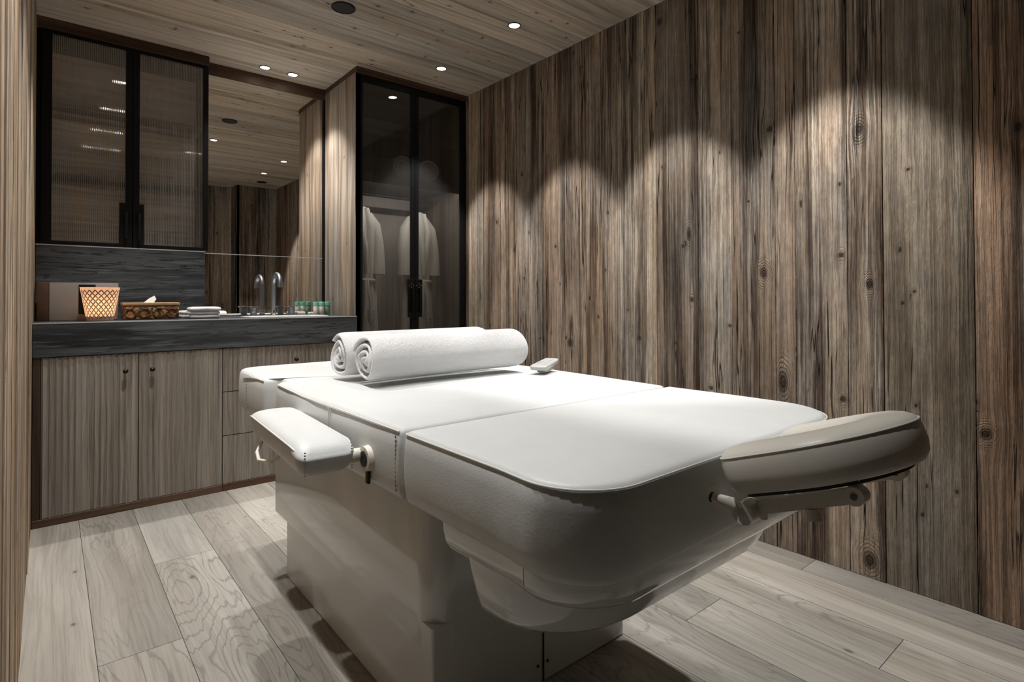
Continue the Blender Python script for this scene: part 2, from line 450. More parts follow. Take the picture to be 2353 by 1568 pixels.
# ------------------------------------------------------------------ planks
def plank_mesh(name, mat, O, U, V, Nn, planks, gap=.0022, thick=.012, knots=(), res=.014, depthvar=.0, backing=True, parent=None, rib=None):
    """planks: list (u0,u1,v0,v1,(r,g,b)); one mesh, every plank a shallow relief slab with a recessed backing"""
    O = np.array(O, float); U = np.array(U, float); V = np.array(V, float); Nn = np.array(Nn, float)
    verts = []; faces = []; WC = []; TI = []; KD = []; WP = []; KV = []
    base = 0
    K = np.array([(k[0], k[1], k[2], k[3]) for k in knots], float) if len(knots) else np.zeros((0, 4))
    for pi, (u0, u1, v0, v1, tint) in enumerate(planks):
        pid = pi * 7.31 + 1.7; voff = (pi * 3.137) % 17
        nu = max(2, int(math.ceil((u1 - u0) / res)) + 1); nv = max(2, int(math.ceil((v1 - v0) / res)) + 1)
        us = np.linspace(u0 + gap / 2, u1 - gap / 2, nu); vs = np.linspace(v0 + gap / 2, v1 - gap / 2, nv)
        # edge rings dropped by thick
        us = np.concatenate([[us[0]], us, [us[-1]]]); vs = np.concatenate([[vs[0]], vs, [vs[-1]]])
        hu = np.zeros(len(us)); hu[0] = hu[-1] = -thick
        hv = np.zeros(len(vs)); hv[0] = hv[-1] = -thick
        UU, VV = np.meshgrid(us, vs, indexing='ij'); HH = np.minimum(hu[:, None], hv[None, :])
        dv = (random.random() - .5) * depthvar
        UU = UU.ravel(); VV = VV.ravel(); HH = HH.ravel()
        if rib is not None:
            HH = np.where(HH < -1e-6, HH, rib(UU))
        P = O + UU[:, None] * U + VV[:, None] * V + (HH + np.where(HH < -thick * .5, 0, dv))[:, None] * Nn
        kd = np.full(len(UU), 12.0); wp = np.zeros(len(UU)); kvec = np.tile(np.array([9.0, 9.0, 0]), (len(UU), 1))
        for ku, kv, ra, rb in K:
            if ku < u0 or ku > u1 or kv < v0 - .2 or kv > v1 + .2: continue
            du = (UU - ku); dvv = (VV - kv)
            d = np.sqrt((du / ra) ** 2 + (dvv / rb) ** 2)
            nr = d < kd; kvec[nr, 0] = (du / ra)[nr]; kvec[nr, 1] = (dvv / rb)[nr]
            kd = np.minimum(kd, d)
            wp += -np.sign(du) * ra * .55 * np.exp(-((dvv / (rb * 3.0)) ** 2)) * np.exp(-np.abs(du) / (ra * 2.5)) * (1 - np.exp(-(np.abs(du) / (ra * .5)) ** 2))
        verts.append(P); KD.append(np.minimum(kd, 12)); WP.append(wp); KV.append(kvec)
        WC.append(np.stack([UU, VV + voff, np.full(len(UU), pid)], 1)); TI.append(np.tile(np.array([*tint, 1.0]), (len(UU), 1)))
        a, b = len(us), len(vs)
        I = (np.arange(a - 1)[:, None] * b + np.arange(b - 1)[None, :]).ravel() + base
        faces.append(np.stack([I, I + b, I + b + 1, I + 1], 1))
        base += a * b
    u0 = min(p[0] for p in planks); u1 = max(p[1] for p in planks); v0 = min(p[2] for p in planks); v1 = max(p[3] for p in planks)
    if backing:
        Q = np.array([O + u * U + v * V - thick * .95 * Nn for u, v in ((u0, v0), (u1, v0), (u1, v1), (u0, v1))])
        Q2 = Q - .03 * Nn
        verts += [Q, Q2]; z = 8
        WC.append(np.zeros((z, 3))); TI.append(np.tile(np.array([.12, .12, .12, 1.0]), (z, 1))); KD.append(np.full(z, 12.0)); WP.append(np.zeros(z)); KV.append(np.full((z, 3), 9.0))
        b_ = base
        faces.append(np.array([[b_, b_ + 1, b_ + 2, b_ + 3], [b_ + 7, b_ + 6, b_ + 5, b_ + 4], [b_, b_ + 4, b_ + 5, b_ + 1], [b_ + 1, b_ + 5, b_ + 6, b_ + 2], [b_ + 2, b_ + 6, b_ + 7, b_ + 3], [b_ + 3, b_ + 7, b_ + 4, b_]]))
    verts = np.concatenate(verts); faces = np.concatenate(faces)
    if np.dot(np.cross(U, V), Nn) < 0: faces = faces[:, ::-1]
    me = bpy.data.meshes.new(name)
    me.vertices.add(len(verts)); me.vertices.foreach_set('co', verts.astype(np.float32).ravel())
    me.loops.add(len(faces) * 4); me.loops.foreach_set('vertex_index', np.ascontiguousarray(faces).astype(np.int32).ravel())
    me.polygons.add(len(faces)); me.polygons.foreach_set('loop_start', (np.arange(len(faces)) * 4).astype(np.int32))
    me.update(calc_edges=True); me.validate()
    me.attributes.new('wc', 'FLOAT_VECTOR', 'POINT').data.foreach_set('vector', np.concatenate(WC).astype(np.float32).ravel())
    me.attributes.new('tint', 'FLOAT_COLOR', 'POINT').data.foreach_set('color', np.concatenate(TI).astype(np.float32).ravel())
    me.attributes.new('kd', 'FLOAT', 'POINT').data.foreach_set('value', np.concatenate(KD).astype(np.float32))
    me.attributes.new('warp', 'FLOAT', 'POINT').data.foreach_set('value', np.concatenate(WP).astype(np.float32))
    me.attributes.new('kv', 'FLOAT_VECTOR', 'POINT').data.foreach_set('vector', np.concatenate(KV).astype(np.float32).ravel())
    me.attributes.new('sharp_face', 'BOOLEAN', 'FACE').data.foreach_set('value', np.ones(len(me.polygons), bool))
    return mesh_obj(name, me, mat, parent)

def add_wood_attrs(o, along='X', tint=(1, 1, 1), seed=0.0):
    """plain boxes that use a wood material"""
    me = o.data; n = len(me.vertices); co = np.empty(n * 3, np.float32); me.vertices.foreach_get('co', co); co = co.reshape(-1, 3)
    ax = {'X': 0, 'Y': 1, 'Z': 2}[along]; oth = [i for i in range(3) if i != ax]
    wc = np.stack([co[:, oth[0]] + co[:, oth[1]], co[:, ax] + seed, np.full(n, seed * 3.1)], 1)
    me.attributes.new('wc', 'FLOAT_VECTOR', 'POINT').data.foreach_set('vector', wc.astype(np.float32).ravel())
    me.attributes.new('tint', 'FLOAT_COLOR', 'POINT').data.foreach_set('color', np.tile(np.array([*tint, 1], np.float32), (n, 1)).ravel())
    me.attributes.new('kd', 'FLOAT', 'POINT').data.foreach_set('value', np.full(n, 12, np.float32))
    return o

def cuts(a, b, lo, hi):
    out = [a]
    while out[-1] < b - hi: out.append(out[-1] + random.uniform(lo, hi))
    if b - out[-1] < lo * .5: out.pop()
    return out + [b]

CH = 2.426   # ceiling height
XR = 2.262   # right wall
XL = -.060   # left wall

def vplanks(edges, v0, v1, tints=None, lo=.7, hi=1.15):
    out = []
    for i, (a, b) in enumerate(zip(edges[:-1], edges[1:])):
        if tints: t = tints[i % len(tints)]
        else:
            k = random.uniform(lo, hi); w = random.uniform(-.06, .06); t = (k * (1 + w), k, k * (1 - w))
        out.append((a, b, v0, v1, t))
    return out

# right wall, coordinates (y, z)
ye = [-.05, .20, .44, .692, .806, .992, 1.071, 1.258, 1.419, 1.645, 1.887, 2.16, 2.464, 2.70, 2.86, 3.05, 3.22, 3.45]
tints = [(.95, .82, .70), (1.02, .80, .64), (.74, .72, .66), (1.12, 1.10, 1.08), (1.10, 1.04, .98), (.86, .78, .72), (.82, .74, .66), (1.0, .94, .86), (.78, .72, .66), (1.02, .97, .88),
         (.92, .80, .68), (.86, .74, .64), (.80, .74, .68), (1.0, .90, .78), (.84, .70, .58), (1.02, .94, .8), (.9, .78, .66)]
kn = [(1.468, 1.291, .016, .045), (1.50, 1.24, .010, .015), (.97, 1.366, .006, .022), (1.12, 1.099, .022, .035), (.827, 1.156, .014, .016), (.735, 1.046, .018, .028), (1.043, .661, .026, .060),
      (.825, .623, .014, .018), (.417, .57, .022, .026), (.741, .061, .030, .045), (.765, 1.609, .02, .035), (2.233, .746, .03, .035), (2.644, 1.775, .014, .018), (1.182, 1.403, .008, .010),
      (1.623, 2.335, .022, .03), (.584, .27, .007, .012), (.641, 1.164, .006, .014), (2.626, 1.125, .01, .014), (1.454, .991, .016, .02), (.331, 1.519, .016, .022), (1.09, 1.69, .02, .02), (.635, .98, .006, .010),
      (1.27, .88, .010, .012), (1.36, .60, .014, .018), (.60, 1.02, .005, .008), (2.02, .9, .008, .012), (2.35, 1.3, .010, .014), (1.75, .80, .012, .016), (1.95, 1.45, .010, .013), (2.9, 1.5, .012, .02)]
for _ in range(26): kn.append((random.uniform(0, 3.4), random.uniform(.1, 2.4), random.uniform(.004, .009), random.uniform(.006, .014)))
tints = [tuple(.45 * (sum(t) / 3) ** 1.5 * 1.04 + .55 * c ** 1.5 * 1.04 for c in t) for t in tints]
w = plank_mesh('wall_right', M_BARN, (XR, 0, 0), (0, 1, 0), (0, 0, 1), (-1, 0, 0), vplanks(ye, 0, CH, tints), gap=.003, thick=.008, knots=kn, res=.012, depthvar=.004)
tag(w, kind='structure')

# left wall (seen grazing) with the return that opens towards the entry
w = plank_mesh('wall_left', M_BARN, (XL, 0, 0), (0, 1, 0), (0, 0, 1), (1, 0, 0), vplanks([.90, 1.13, 1.33, 1.55, 1.72, 1.95, 2.2, 2.42, 2.7, 2.96, 3.22, 3.45, 3.67, 3.97], 0, CH, tints=[(1.35, 1.22, 1.05), (1.15, 1.0, .84), (1.45, 1.34, 1.18), (1.25, 1.08, .88)]), gap=.003, thick=.006, res=.03, depthvar=.002,
               knots=[(random.uniform(1, 3.2), random.uniform(.2, 2.2), .012, .02) for _ in range(12)])
tag(w, kind='structure')

# ceiling boards run along x
ce = cuts(-.8, 3.97, .135, .165)
pl = []; kc = []
for a, b in zip(ce[:-1], ce[1:]):
    xs = [-1.2, random.uniform(-.9, -.3), XR]
    for c0, c1 in zip(xs[:-1], xs[1:]):
        k = random.uniform(.80, 1.15); ww = random.uniform(-.03, .03)
        pl.append((a, b, c0, c1, (k * (1 + ww), k, k * (1 - ww * 1.3))))
    for _ in range(10): kc.append((random.uniform(a + .01, b - .01), random.uniform(-1, 2.2), random.uniform(.006, .013), random.uniform(.009, .020)))
kc += [(2.30, 1.33, .012, .022), (2.52, 1.60, .007, .02), (3.3, 2.05, .01, .01), (3.05, .95, .008, .01)]
w = plank_mesh('ceiling', M_CEIL, (0, 0, CH), (0, 1, 0), (1, 0, 0), (0, 0, -1), pl, gap=.0022, thick=.004, knots=kc, res=.012, depthvar=.0008)
tag(w, kind='structure')

# floor boards run along y
xe = [.105 + .203 * k for k in range(-7, 11)] + [XR + .05]
pl = []; kf = []
joint = {0: 1.0}
for i, (a, b) in enumerate(zip(xe[:-1], xe[1:])):
    if abs(a - .105) < .01: vs = [-.8, .4, 1.905, 3.97]
    elif abs(a - 1.729) < .01: vs = [-.8, .548, 2.3, 3.97]
    elif abs(a - .308) < .01: vs = [-.8, 1.0, 2.5, 3.97]
    else: vs = cuts(-.8, 3.97, 1.7, 2.4)
    for c0, c1 in zip(vs[:-1], vs[1:]):
        k = random.uniform(.64, .88); ww = random.uniform(-.02, .02)
        pl.append((a, b, c0, c1, (k * (1 + ww), k, k * .96 * (1 - ww))))
kf = [(.075, 2.62, .009, .018), (.06, 2.2, .010, .014), (.62, 2.75, .006, .012), (.70, 2.78, .005, .010), (.40, 2.3, .012, .02), (1.75, .63, .01, .02), (.56, 2.9, .007, .008)]
w = plank_mesh('floor', M_FLOOR, (0, 0, 0), (1, 0, 0), (0, 1, 0), (0, 0, 1), pl, gap=.0018, thick=.0012, knots=kf, res=.022)
tag(w, kind='structure')

# wall behind the vanity and the one behind the camera, entry walls
def wallbox(name, a, b, mat=M_BARN, along='Z'):
    bb = B().box(a, b); o = bb.build(name, mat); add_wood_attrs(o, along, (1, 1, 1), 2.0); tag(o, kind='structure'); return o
w = plank_mesh('wall_back', M_BARN, (0, 3.98, 0), (1, 0, 0), (0, 0, 1), (0, -1, 0), vplanks(cuts(-.1, XR + .05, .18, .28), 0, CH), thick=.006, res=.05); tag(w, kind='structure')
# wall opposite the vanity, stepped around the entry; the mirror shows it
def plank_wall(name, O, U, Nn, L, mat=M_BARN, t=None):
    w = plank_mesh(name, mat, O, U, (0, 0, 1), Nn, vplanks(cuts(0, L, .17, .28), 0, CH, lo=.75, hi=1.1), thick=.006, res=.04,
                   knots=[(random.uniform(0, L), random.uniform(.2, 2.2), .014, .02) for _ in range(10)]); tag(w, kind='structure'); return w
plank_wall('wall_front_right', (1.78, -.05, 0), (1, 0, 0), (0, 1, 0), XR - 1.78)
plank_wall('wall_front_right_return', (1.78, -.30, 0), (0, 1, 0), (-1, 0, 0), .25)
plank_wall('wall_front_centre', (1.20, -.30, 0), (1, 0, 0), (0, 1, 0), .58)
plank_wall('wall_front_return', (1.20, -.80, 0), (0, 1, 0), (-1, 0, 0), .50)
plank_wall('wall_front_left', (-1.2, -.80, 0), (1, 0, 0), (0, 1, 0), 2.40)
plank_wall('wall_entry_left', (-1.2, -.80, 0), (0, 1, 0), (1, 0, 0), 1.70)
plank_wall('wall_entry_return', (-1.2, .90, 0), (1, 0, 0), (0, -1, 0), 1.14)

# ------------------------------------------------------------------ vanity base cabinets
CF = 3.220   # cabinet front plane
CT = .897    # counter top
def ribf(x):
    # flat bands alternating with concave flutes of unequal width
    w = .0232; t = (np.asarray(x) / w) % 1.0
    return -.0085 * (4 * t * (1 - t)) ** .7 * (.55 + .45 * np.sin(np.floor(np.asarray(x) / w) * 2.4) ** 2)
def rib_panel(name, x0, x1, z0, z1, parent, seed, yf=CF):
    nu = int((x1 - x0) / .0029); xs = np.linspace(x0, x1, nu)
    h = ribf(xs); zs = [z0, z0 + .0005, z1 - .0005, z1]
    verts = []; wc = []; ti = []; faces = []
    sid = np.floor(xs / .0464)
    rs = np.random.default_rng(seed); tv = rs.uniform(.88, 1.10, 400)
    for j, z in enumerate(zs):
        for i, x in enumerate(xs):
            y = yf - h[i] if j in (1, 2) else yf - h[i]
            verts.append((x, y, z)); wc.append((x, z + sid[i] * 1.7 + seed, seed * 2.0 + sid[i] * .37)); k = tv[int(sid[i]) % 400]; ti.append((k, k, k * .985, 1))
    for j in range(3):
        for i in range(nu - 1): faces.append((j * nu + i, j * nu + i + 1, (j + 1) * nu + i + 1, (j + 1) * nu + i))
    b0 = len(verts)
    for z in (z0, z1):
        for i, x in enumerate(xs):
            verts.append((x, yf + .018, z)); wc.append((x, z, seed)); ti.append((.8, .8, .8, 1))
    for i in range(nu - 1):
        faces.append((i + 1, i, b0 + i, b0 + i + 1)); faces.append((3 * nu + i, 3 * nu + i + 1, b0 + nu + i + 1, b0 + nu + i))
        faces.append((b0 + i + 1, b0 + i, b0 + nu + i, b0 + nu + i + 1))
    faces.append((0, nu * 3, b0 + nu, b0)); faces.append((nu - 1, b0 + nu - 1, b0 + 2 * nu - 1, nu * 4 - 1))
    me = bpy.data.meshes.new(name); me.from_pydata(verts, [], faces); me.update()
    me.attributes.new('wc', 'FLOAT_VECTOR', 'POINT').data.foreach_set('vector', np.array(wc, np.float32).ravel())
    me.attributes.new('tint', 'FLOAT_COLOR', 'POINT').data.foreach_set('color', np.array(ti, np.float32).ravel())
    me.attributes.new('kd', 'FLOAT', 'POINT').data.foreach_set('value', np.full(len(verts), 12, np.float32))
    return mesh_obj(name, me, M_DOOR, parent)

def wpart(name, a, b, parent, mat=M_TRIM, along='X', bev=.001, seed=1.0, tint=(1, 1, 1)):
    o = B().box(a, b, bev, 1).build(name, mat, parent); return add_wood_attrs(o, along, tint, seed)

def knob(x, z, parent):
    b = B(); b.cyl((x, CF - .001, z), (x, CF - .024, z), .0045, .0045, 16)
    b.rings([[(x + r * math.cos(2 * PI * k / 24), CF - yy, z + r * math.sin(2 * PI * k / 24)) for k in range(24)] for r, yy in ((.006, .018), (.0105, .024), (.0115, .032), (.010, .040), (.005, .044))])
    return b.build('knob', M_BRONZE, parent)

vc = empty('vanity_cabinet', (.318, CF, 0), 'low cabinet with two fluted grey wood doors under the left end of the stone counter', 'cabinet')
wpart('carcass', (XL + .002, CF + .02, .035), (.696, 3.64, .744), vc, M_TRIM, 'Z', 0)
wpart('side_stile', (XL + .002, CF + .004, .0), (-.031, CF + .02, .744), vc, M_TRIM, 'Z')
wpart('plinth', (XL + .002, CF - .002, 0), (.696, CF + .03, .034), vc, M_PLINTH, 'X')
d = rib_panel('door', -.029, .3285, .036, .742, vc, 3); k_ = knob(.275, .663, d)
d2 = rib_panel('door', .3325, .6945, .036, .742, vc, 5); k_ = knob(.382, .663, d2)
dc = empty('drawer_cabinet', (1.066, CF, 0), 'low cabinet with three fluted grey wood drawers beneath the taps, partly hidden by the table', 'cabinet')
wpart('carcass', (.698, CF + .02, .035), (1.434, 3.64, .744), dc, M_TRIM, 'Z', 0)
wpart('plinth', (.698, CF - .002, 0), (1.434, CF + .03, .034), dc, M_PLINTH, 'X', seed=4)
for i, (z0, z1) in enumerate(((.517, .742), (.288, .513), (.036, .284))):
    d = rib_panel('drawer', .699, 1.432, z0, z1, dc, 8 + i); knob(1.066, z1 - .078, d)

# stone counter with a cut-out for the basin
ct = empty('stone_counter', (.69, CF, .745), 'thick black grey veined stone counter running over the vanity cabinets', 'counter')
sx0, sx1, sy0, sy1 = .86, 1.30, 3.30, 3.56
b = B(); z0, z1 = .746, CT
x0, x1, y0, y1 = XL + .002, 1.434, CF - .003, 3.745
b.box((x0, y0, z0), (sx0, y1, z1)); b.box((sx1, y0, z0), (x1, y1, z1)); b.box((sx0, y0, z0), (sx1, sy0, z1)); b.box((sx0, sy1, z0), (sx1, y1, z1))
bmesh.ops.remove_doubles(b.bm, verts=b.bm.verts, dist=1e-5)
slab = b.build('slab', M_STONE, ct, None)
M_EDGE = principled('pale_edge_strip', (.42, .44, .46), rough=.22)  # pale edge colour; on the ledge it paints a lit highlight
B().box((x0, y0 - .0012, z1 - .0045), (x1, y0 + .004, z1 + .0006), .0005, 1).build('edge_strip', M_EDGE, ct)
bs = empty('wash_basin', (1.08, 3.43, .80), 'white ceramic basin let into the stone counter in front of the taps', 'basin')
rp = round_poly([(sx0 + .002, sy0 + .002, .05), (sx1 - .002, sy0 + .002, .05), (sx1 - .002, sy1 - .002, .05), (sx0 + .002, sy1 - .002, .05)], 6)
b = B(); b.rings([ring_at(rp, -.008, CT + .0005), ring_at(rp, -.008, CT + .004), ring_at(rp, .006, CT + .004), ring_at(rp, .012, CT - .03), ring_at(rp, .025, CT - .11), ring_at(rp, .05, CT - .13)], False, True)
b.build('bowl', M_WHITEP, bs)
B().cyl((1.08, 3.43, CT - .1295), (1.08, 3.43, CT - .126), .022, .022, 24).build('drain', M_CHROME, bs)

# stone backsplash and wall mirror
bk = B().box((XL + .002, 3.67, CT + .0008), (.695, 3.744, 1.275), .0015, 1).build('stone_backsplash', M_STONE, None, None)
tag(bk, 'black grey veined stone backsplash block between the counter and the fluted glass wall cabinet', 'backsplash')
B().box((XL + .002, 3.668, 1.2752), (.697, 3.95, 1.281), .0005, 1).build('lit_ledge_strip', M_EDGE, bk)  # pale strip paints the bright line of light along the ledge
mr = empty('wall_mirror', (1.08, 3.75, CT), 'large two-piece wall mirror above the taps reflecting the wooden ceiling', 'mirror')
B().box((.697, 3.75, CT + .001), (1.436, 3.765, 1.2735), .0005, 1).build('lower_mirror_panel', M_MIRROR, mr, None)
B().box((.697, 3.75, 1.2775), (1.436, 3.765, 2.352), .0005, 1).build('upper_mirror_panel', M_MIRROR, mr, None)
B().box((.697, 3.749, 1.2735), (1.436, 3.766, 1.2775)).build('joint_strip', M_EDGE, mr)
o = wpart('trim_1', (.711, 3.744, 2.353), (1.437, 3.77, CH), None, M_TRIM, 'X'); tag(o, kind='structure')
o = B().box((1.424, 3.738, CT + .001), (1.4365, 3.7495, 2.352)).build('trim_4', M_BLACK, None, None); tag(o, kind='structure')
o = wpart('trim_2', (XL, 3.655, 2.372), (.714, 3.97, CH), None, M_TRIM, 'X', seed=3); tag(o, kind='structure')
o = wpart('trim_3', (1.437, 3.232, 2.392), (XR, 3.97, CH), None, M_TRIM, 'X', seed=6); tag(o, kind='structure')

# ------------------------------------------------------------------ wall cabinet with fluted glass
uc = empty('wall_cabinet', (.33, 3.67, 1.282), 'black framed wall cabinet with two fluted bronze glass doors above the stone backsplash', 'cabinet')
b = B()
b.box((XL + .003, 3.69, 1.283), (-.038, 3.965, 2.37)); b.box((.697, 3.69, 1.283), (.712, 3.965, 2.37)); b.box((-.04, 3.69, 2.355), (.70, 3.965, 2.37)); b.box((-.04, 3.69, 1.283), (.70, 3.965, 1.298))
b.box((.338, 3.695, 1.298), (.348, 3.96, 2.355))
b.build('casing', M_BLACK, uc, None)
bp_ = plank_mesh('back_panel', M_SHELFBACK, (0, 3.955, 0), (0, 0, 1), (1, 0, 0), (0, -1, 0), [(1.298, 1.66, -.038, .698, (1, 1, 1)), (1.66, 2.01, -.038, .698, (1.1, 1.05, 1)), (2.01, 2.355, -.038, .698, (1, 1, 1))], thick=.004, res=.05, parent=uc)
for z in (1.635, 1.995):
    o = wpart('shelf', (-.036, 3.70, z), (.696, 3.95, z + .022), uc, M_SHELFBACK, 'X', seed=z)
for z in (2.352, 1.994, 1.634):  # fill strips added to brighten the shelves seen through the glass
    sp_ = B().box((-.036, 3.699, z - .024), (.696, 3.704, z + .0005)).box((-.02, 3.7035, z - .008), (.68, 3.722, z + .0005)).build('added_fill_strip', M_BLACKIN, uc)  # front lip hides the added strip from the camera
    B().box((-.015, 3.709, z - .0095), (.675, 3.719, z - .0078)).build('fill_strip_lens', M_FILL_STRIP, sp_, None)
    L = bpy.data.lights.new('added_fill_light', 'AREA'); L.shape = 'RECTANGLE'; L.size = .68; L.size_y = .012; L.energy = .25; L.color = (1, .93, .85)
    lo = bpy.data.objects.new('added_fill_light', L); lo.location = (.33, 3.716, z - .014); lo.rotation_euler = (math.radians(30), 0, 0); COL.objects.link(lo); lo.parent = uc
def glass_door(name, x0, x1, z0, z1, yf, st, mat, parent, th=.02, gl=.006, stl=None, strr=None):
    """rail frame with one pane"""
    l = stl if stl is not None else st; r = strr if strr is not None else st
    b = B(); b.box((x0, yf, z0), (x0 + l, yf + th, z1), .0008, 1); b.box((x1 - r, yf, z0), (x1, yf + th, z1), .0008, 1)
    b.box((x0 + l, yf, z1 - st), (x1 - r, yf + th, z1)); b.box((x0 + l, yf, z0), (x1 - r, yf + th, z0 + st))
    d = b.build(name, M_BLACK, parent, None)
    B().box((x0 + l - .002, yf + .007, z0 + st - .002), (x1 - r + .002, yf + .007 + gl, z1 - st + .002)).build('glass_pane', mat, d, None)
    return d
def lever_handle(parent, x0, x1, z0, z1, yf, side, screws=True):
    p = B().box((x0, yf - .004, z0), (x1, yf + .001, z1), .0008, 1).build('handle', M_BLACK, parent)
    xc = (x0 + x1) / 2
    b = B(); b.box((xc - .007, yf - .034, z0 + .03), (xc + .007, yf - .022, z1 - .055), .003, 2); b.box((xc - .006, yf - .024, z1 - .085), (xc + .006, yf - .003, z1 - .06), .002, 1)
    b.box((xc - .006, yf - .024, z0 + .035), (xc + .006, yf - .003, z0 + .055), .002, 1)
    b.build('grip', M_BLACK, p)
    if screws:
        for dx, dz in ((0, -.030), (-.016, -.040), (0, -.052), (.016, -.040)):
            B().cyl((xc + dx, yf - .0038, z1 + dz), (xc + dx, yf - .0058, z1 + dz), .0032, .0026, 12).build('screw', M_CHROME, p)
d1 = glass_door('door', -.040, .3415, 1.283, 2.372, 3.668, .018, M_FLUTED, uc, stl=.042, strr=.030)
d2 = glass_door('door', .3445, .713, 1.283, 2.372, 3.668, .018, M_FLUTED, uc, stl=.030, strr=.028)
lever_handle(d1, .284, .3405, 1.298, 1.522, 3.668, -1, False); lever_handle(d2, .3455, .396, 1.298, 1.522, 3.668, 1, False)

# ------------------------------------------------------------------ wardrobe with smoked glass doors
wd = empty('wardrobe', (1.85, 3.25, 0), 'tall black framed wardrobe with two smoked glass doors in the far corner', 'wardrobe')
plank_mesh('side_panel', M_BARN_LIGHT, (1.437, 0, 0), (0, 1, 0), (0, 0, 1), (-1, 0, 0), [(3.250, 3.50, 0, 2.392, (.86, .83, .79)), (3.50, 3.97, 0, 2.392, (.82, .80, .78))], gap=.001, thick=.004, res=.03, parent=wd,
           knots=[(3.42, 1.9, .008, .015), (3.60, 1.0, .008, .014), (3.38, 1.35, .006, .01)])
b = B()
b.box((1.442, 3.272, 0), (1.456, 3.965, 2.388)); b.box((2.247, 3.272, 0), (2.256, 3.965, 2.388)); b.box((1.456, 3.272, 2.372), (2.247, 3.965, 2.388)); b.box((1.456, 3.272, 0), (2.247, 3.965, .06))
b.build('casing', M_BLACKIN, wd, None)
B().box((1.456, 3.940, .06), (2.247, 3.948, 2.372)).build('back_panel', M_LINEN, wd, None)
for z in (1.775, 2.08): B().box((1.457, 3.30, z), (2.246, 3.938, z + .022)).box((1.457, 3.292, z - .034), (2.246, 3.300, z + .022)).build('shelf', M_BLACKIN, wd, None)  # front lip added to screen the fill strip under the lower shelf
stp = B().box((1.47, 3.318, 1.762), (2.235, 3.338, 1.7745), .001, 1).build('added_fill_strip', M_BLACKIN, wd)  # unseen fill strip, added so the robes show behind the doors
B().box((1.475, 3.322, 1.7605), (2.23, 3.334, 1.7622)).build('fill_strip_lens', M_FILL_STRIP, stp, None)
L = bpy.data.lights.new('added_fill_light', 'AREA'); L.shape = 'RECTANGLE'; L.size = .74; L.size_y = .012; L.energy = 1.5; L.color = (1, .95, .9)
lo = bpy.data.objects.new('added_fill_light', L); lo.location = (1.852, 3.330, 1.758); lo.rotation_euler = (math.radians(38), 0, 0); COL.objects.link(lo); lo.parent = wd
B().cyl((1.458, 3.60, 1.72), (2.245, 3.60, 1.72), .011, .011, 16).build('hanging_rail', M_BLACK, wd)
w1 = glass_door('door', 1.440, 1.8485, .01, 2.388, 3.250, .038, M_SMOKE, wd, stl=.046, strr=.026)
w2 = glass_door('door', 1.8515, 2.257, .01, 2.388, 3.250, .038, M_SMOKE, wd, stl=.027, strr=.045)
lever_handle(w1, 1.796, 1.848, .880, 1.128, 3.250, -1); lever_handle(w2, 1.852, 1.904, .880, 1.128, 3.250, 1)

# robes
def robe(x, y, label):
    r = empty('bathrobe', (x, y, .45), label, 'bathrobe', 'bathrobes hanging in the wardrobe')
    n = 56; rs = []
    for z, a, bb in ((.48, .165, .10), (.60, .158, .095), (.85, .140, .085), (1.02, .132, .078), (1.10, .120, .070), (1.16, .124, .072), (1.30, .132, .08), (1.44, .140, .08), (1.54, .120, .07), (1.60, .075, .055), (1.625, .045, .04)):
        ring = []
        for k in range(n):
            t = 2 * PI * k / n; f = 1 + .07 * math.sin(t * 9 + z * 4) * min(1, (1.66 - z) * 2.2) + .03 * math.sin(t * 17 + z * 7)
            ring.append((x + a * math.cos(t) * f * .80, y + bb * math.sin(t) * f, z))
        rs.append(ring)
    B().rings(rs).build('robe_body', M_ROBE, r, 60)
    for s in (-1, 1):
        B().tube([(x + s * .05, y, 1.575), (x + s * .095, y - .01, 1.50), (x + s * .115, y - .02, 1.36), (x + s * .118, y - .03, 1.26), (x + s * .115, y - .03, 1.17)], [.035, .046, .046, .044, .050], 20).build('sleeve', M_ROBE, r, 60)
    B().tube([(x - .012, y - .05, 1.61), (x - .03, y - .085, 1.48), (x - .005, y - .095, 1.32), (x + .01, y - .085, 1.17)], [.016, .022, .022, .012], 12).build('collar', M_ROBE, r, 60)
    B().tube([(x + .024, y - .05, 1.61), (x + .04, y - .085, 1.48), (x + .015, y - .095, 1.32), (x + .01, y - .085, 1.17)], [.016, .022, .022, .012], 12).build('collar', M_ROBE, r, 60)
    bl = B(); pts = [(x + .098 * math.cos(t), y + .080 * math.sin(t), 1.125) for t in [2 * PI * k / 32 for k in range(32)]]; bl.loop_tube(pts, .013, 10)
    bl.tube([(x, y - .085, 1.125), (x - .008, y - .10, 1.02), (x - .012, y - .10, .88)], [.012, .009, .009], 10); bl.tube([(x + .01, y - .085, 1.125), (x + .024, y - .10, 1.00), (x + .028, y - .10, .84)], [.012, .009, .009], 10)
    bl.build('belt', M_ROBE, r, 60)
    B().box((x + .018, y - .088, .86), (x + .068, y - .078, .93), .003, 1).build('pocket', M_ROBE, r)
    B().tube([(x, y, 1.615), (x, y, 1.68), (x, y + .004, 1.70), (x, y + .008, 1.715)], .0025, 8).tube([(x - .08, y, 1.57), (x, y, 1.63), (x + .08, y, 1.57)], .006, 8).build('hanger', M_CHROME, r)
    return r
robe(2.06, 3.585, 'white cotton bathrobe with a tied belt hanging behind the right wardrobe door')
robe(1.62, 3.585, 'white cotton bathrobe hanging behind the left wardrobe door')
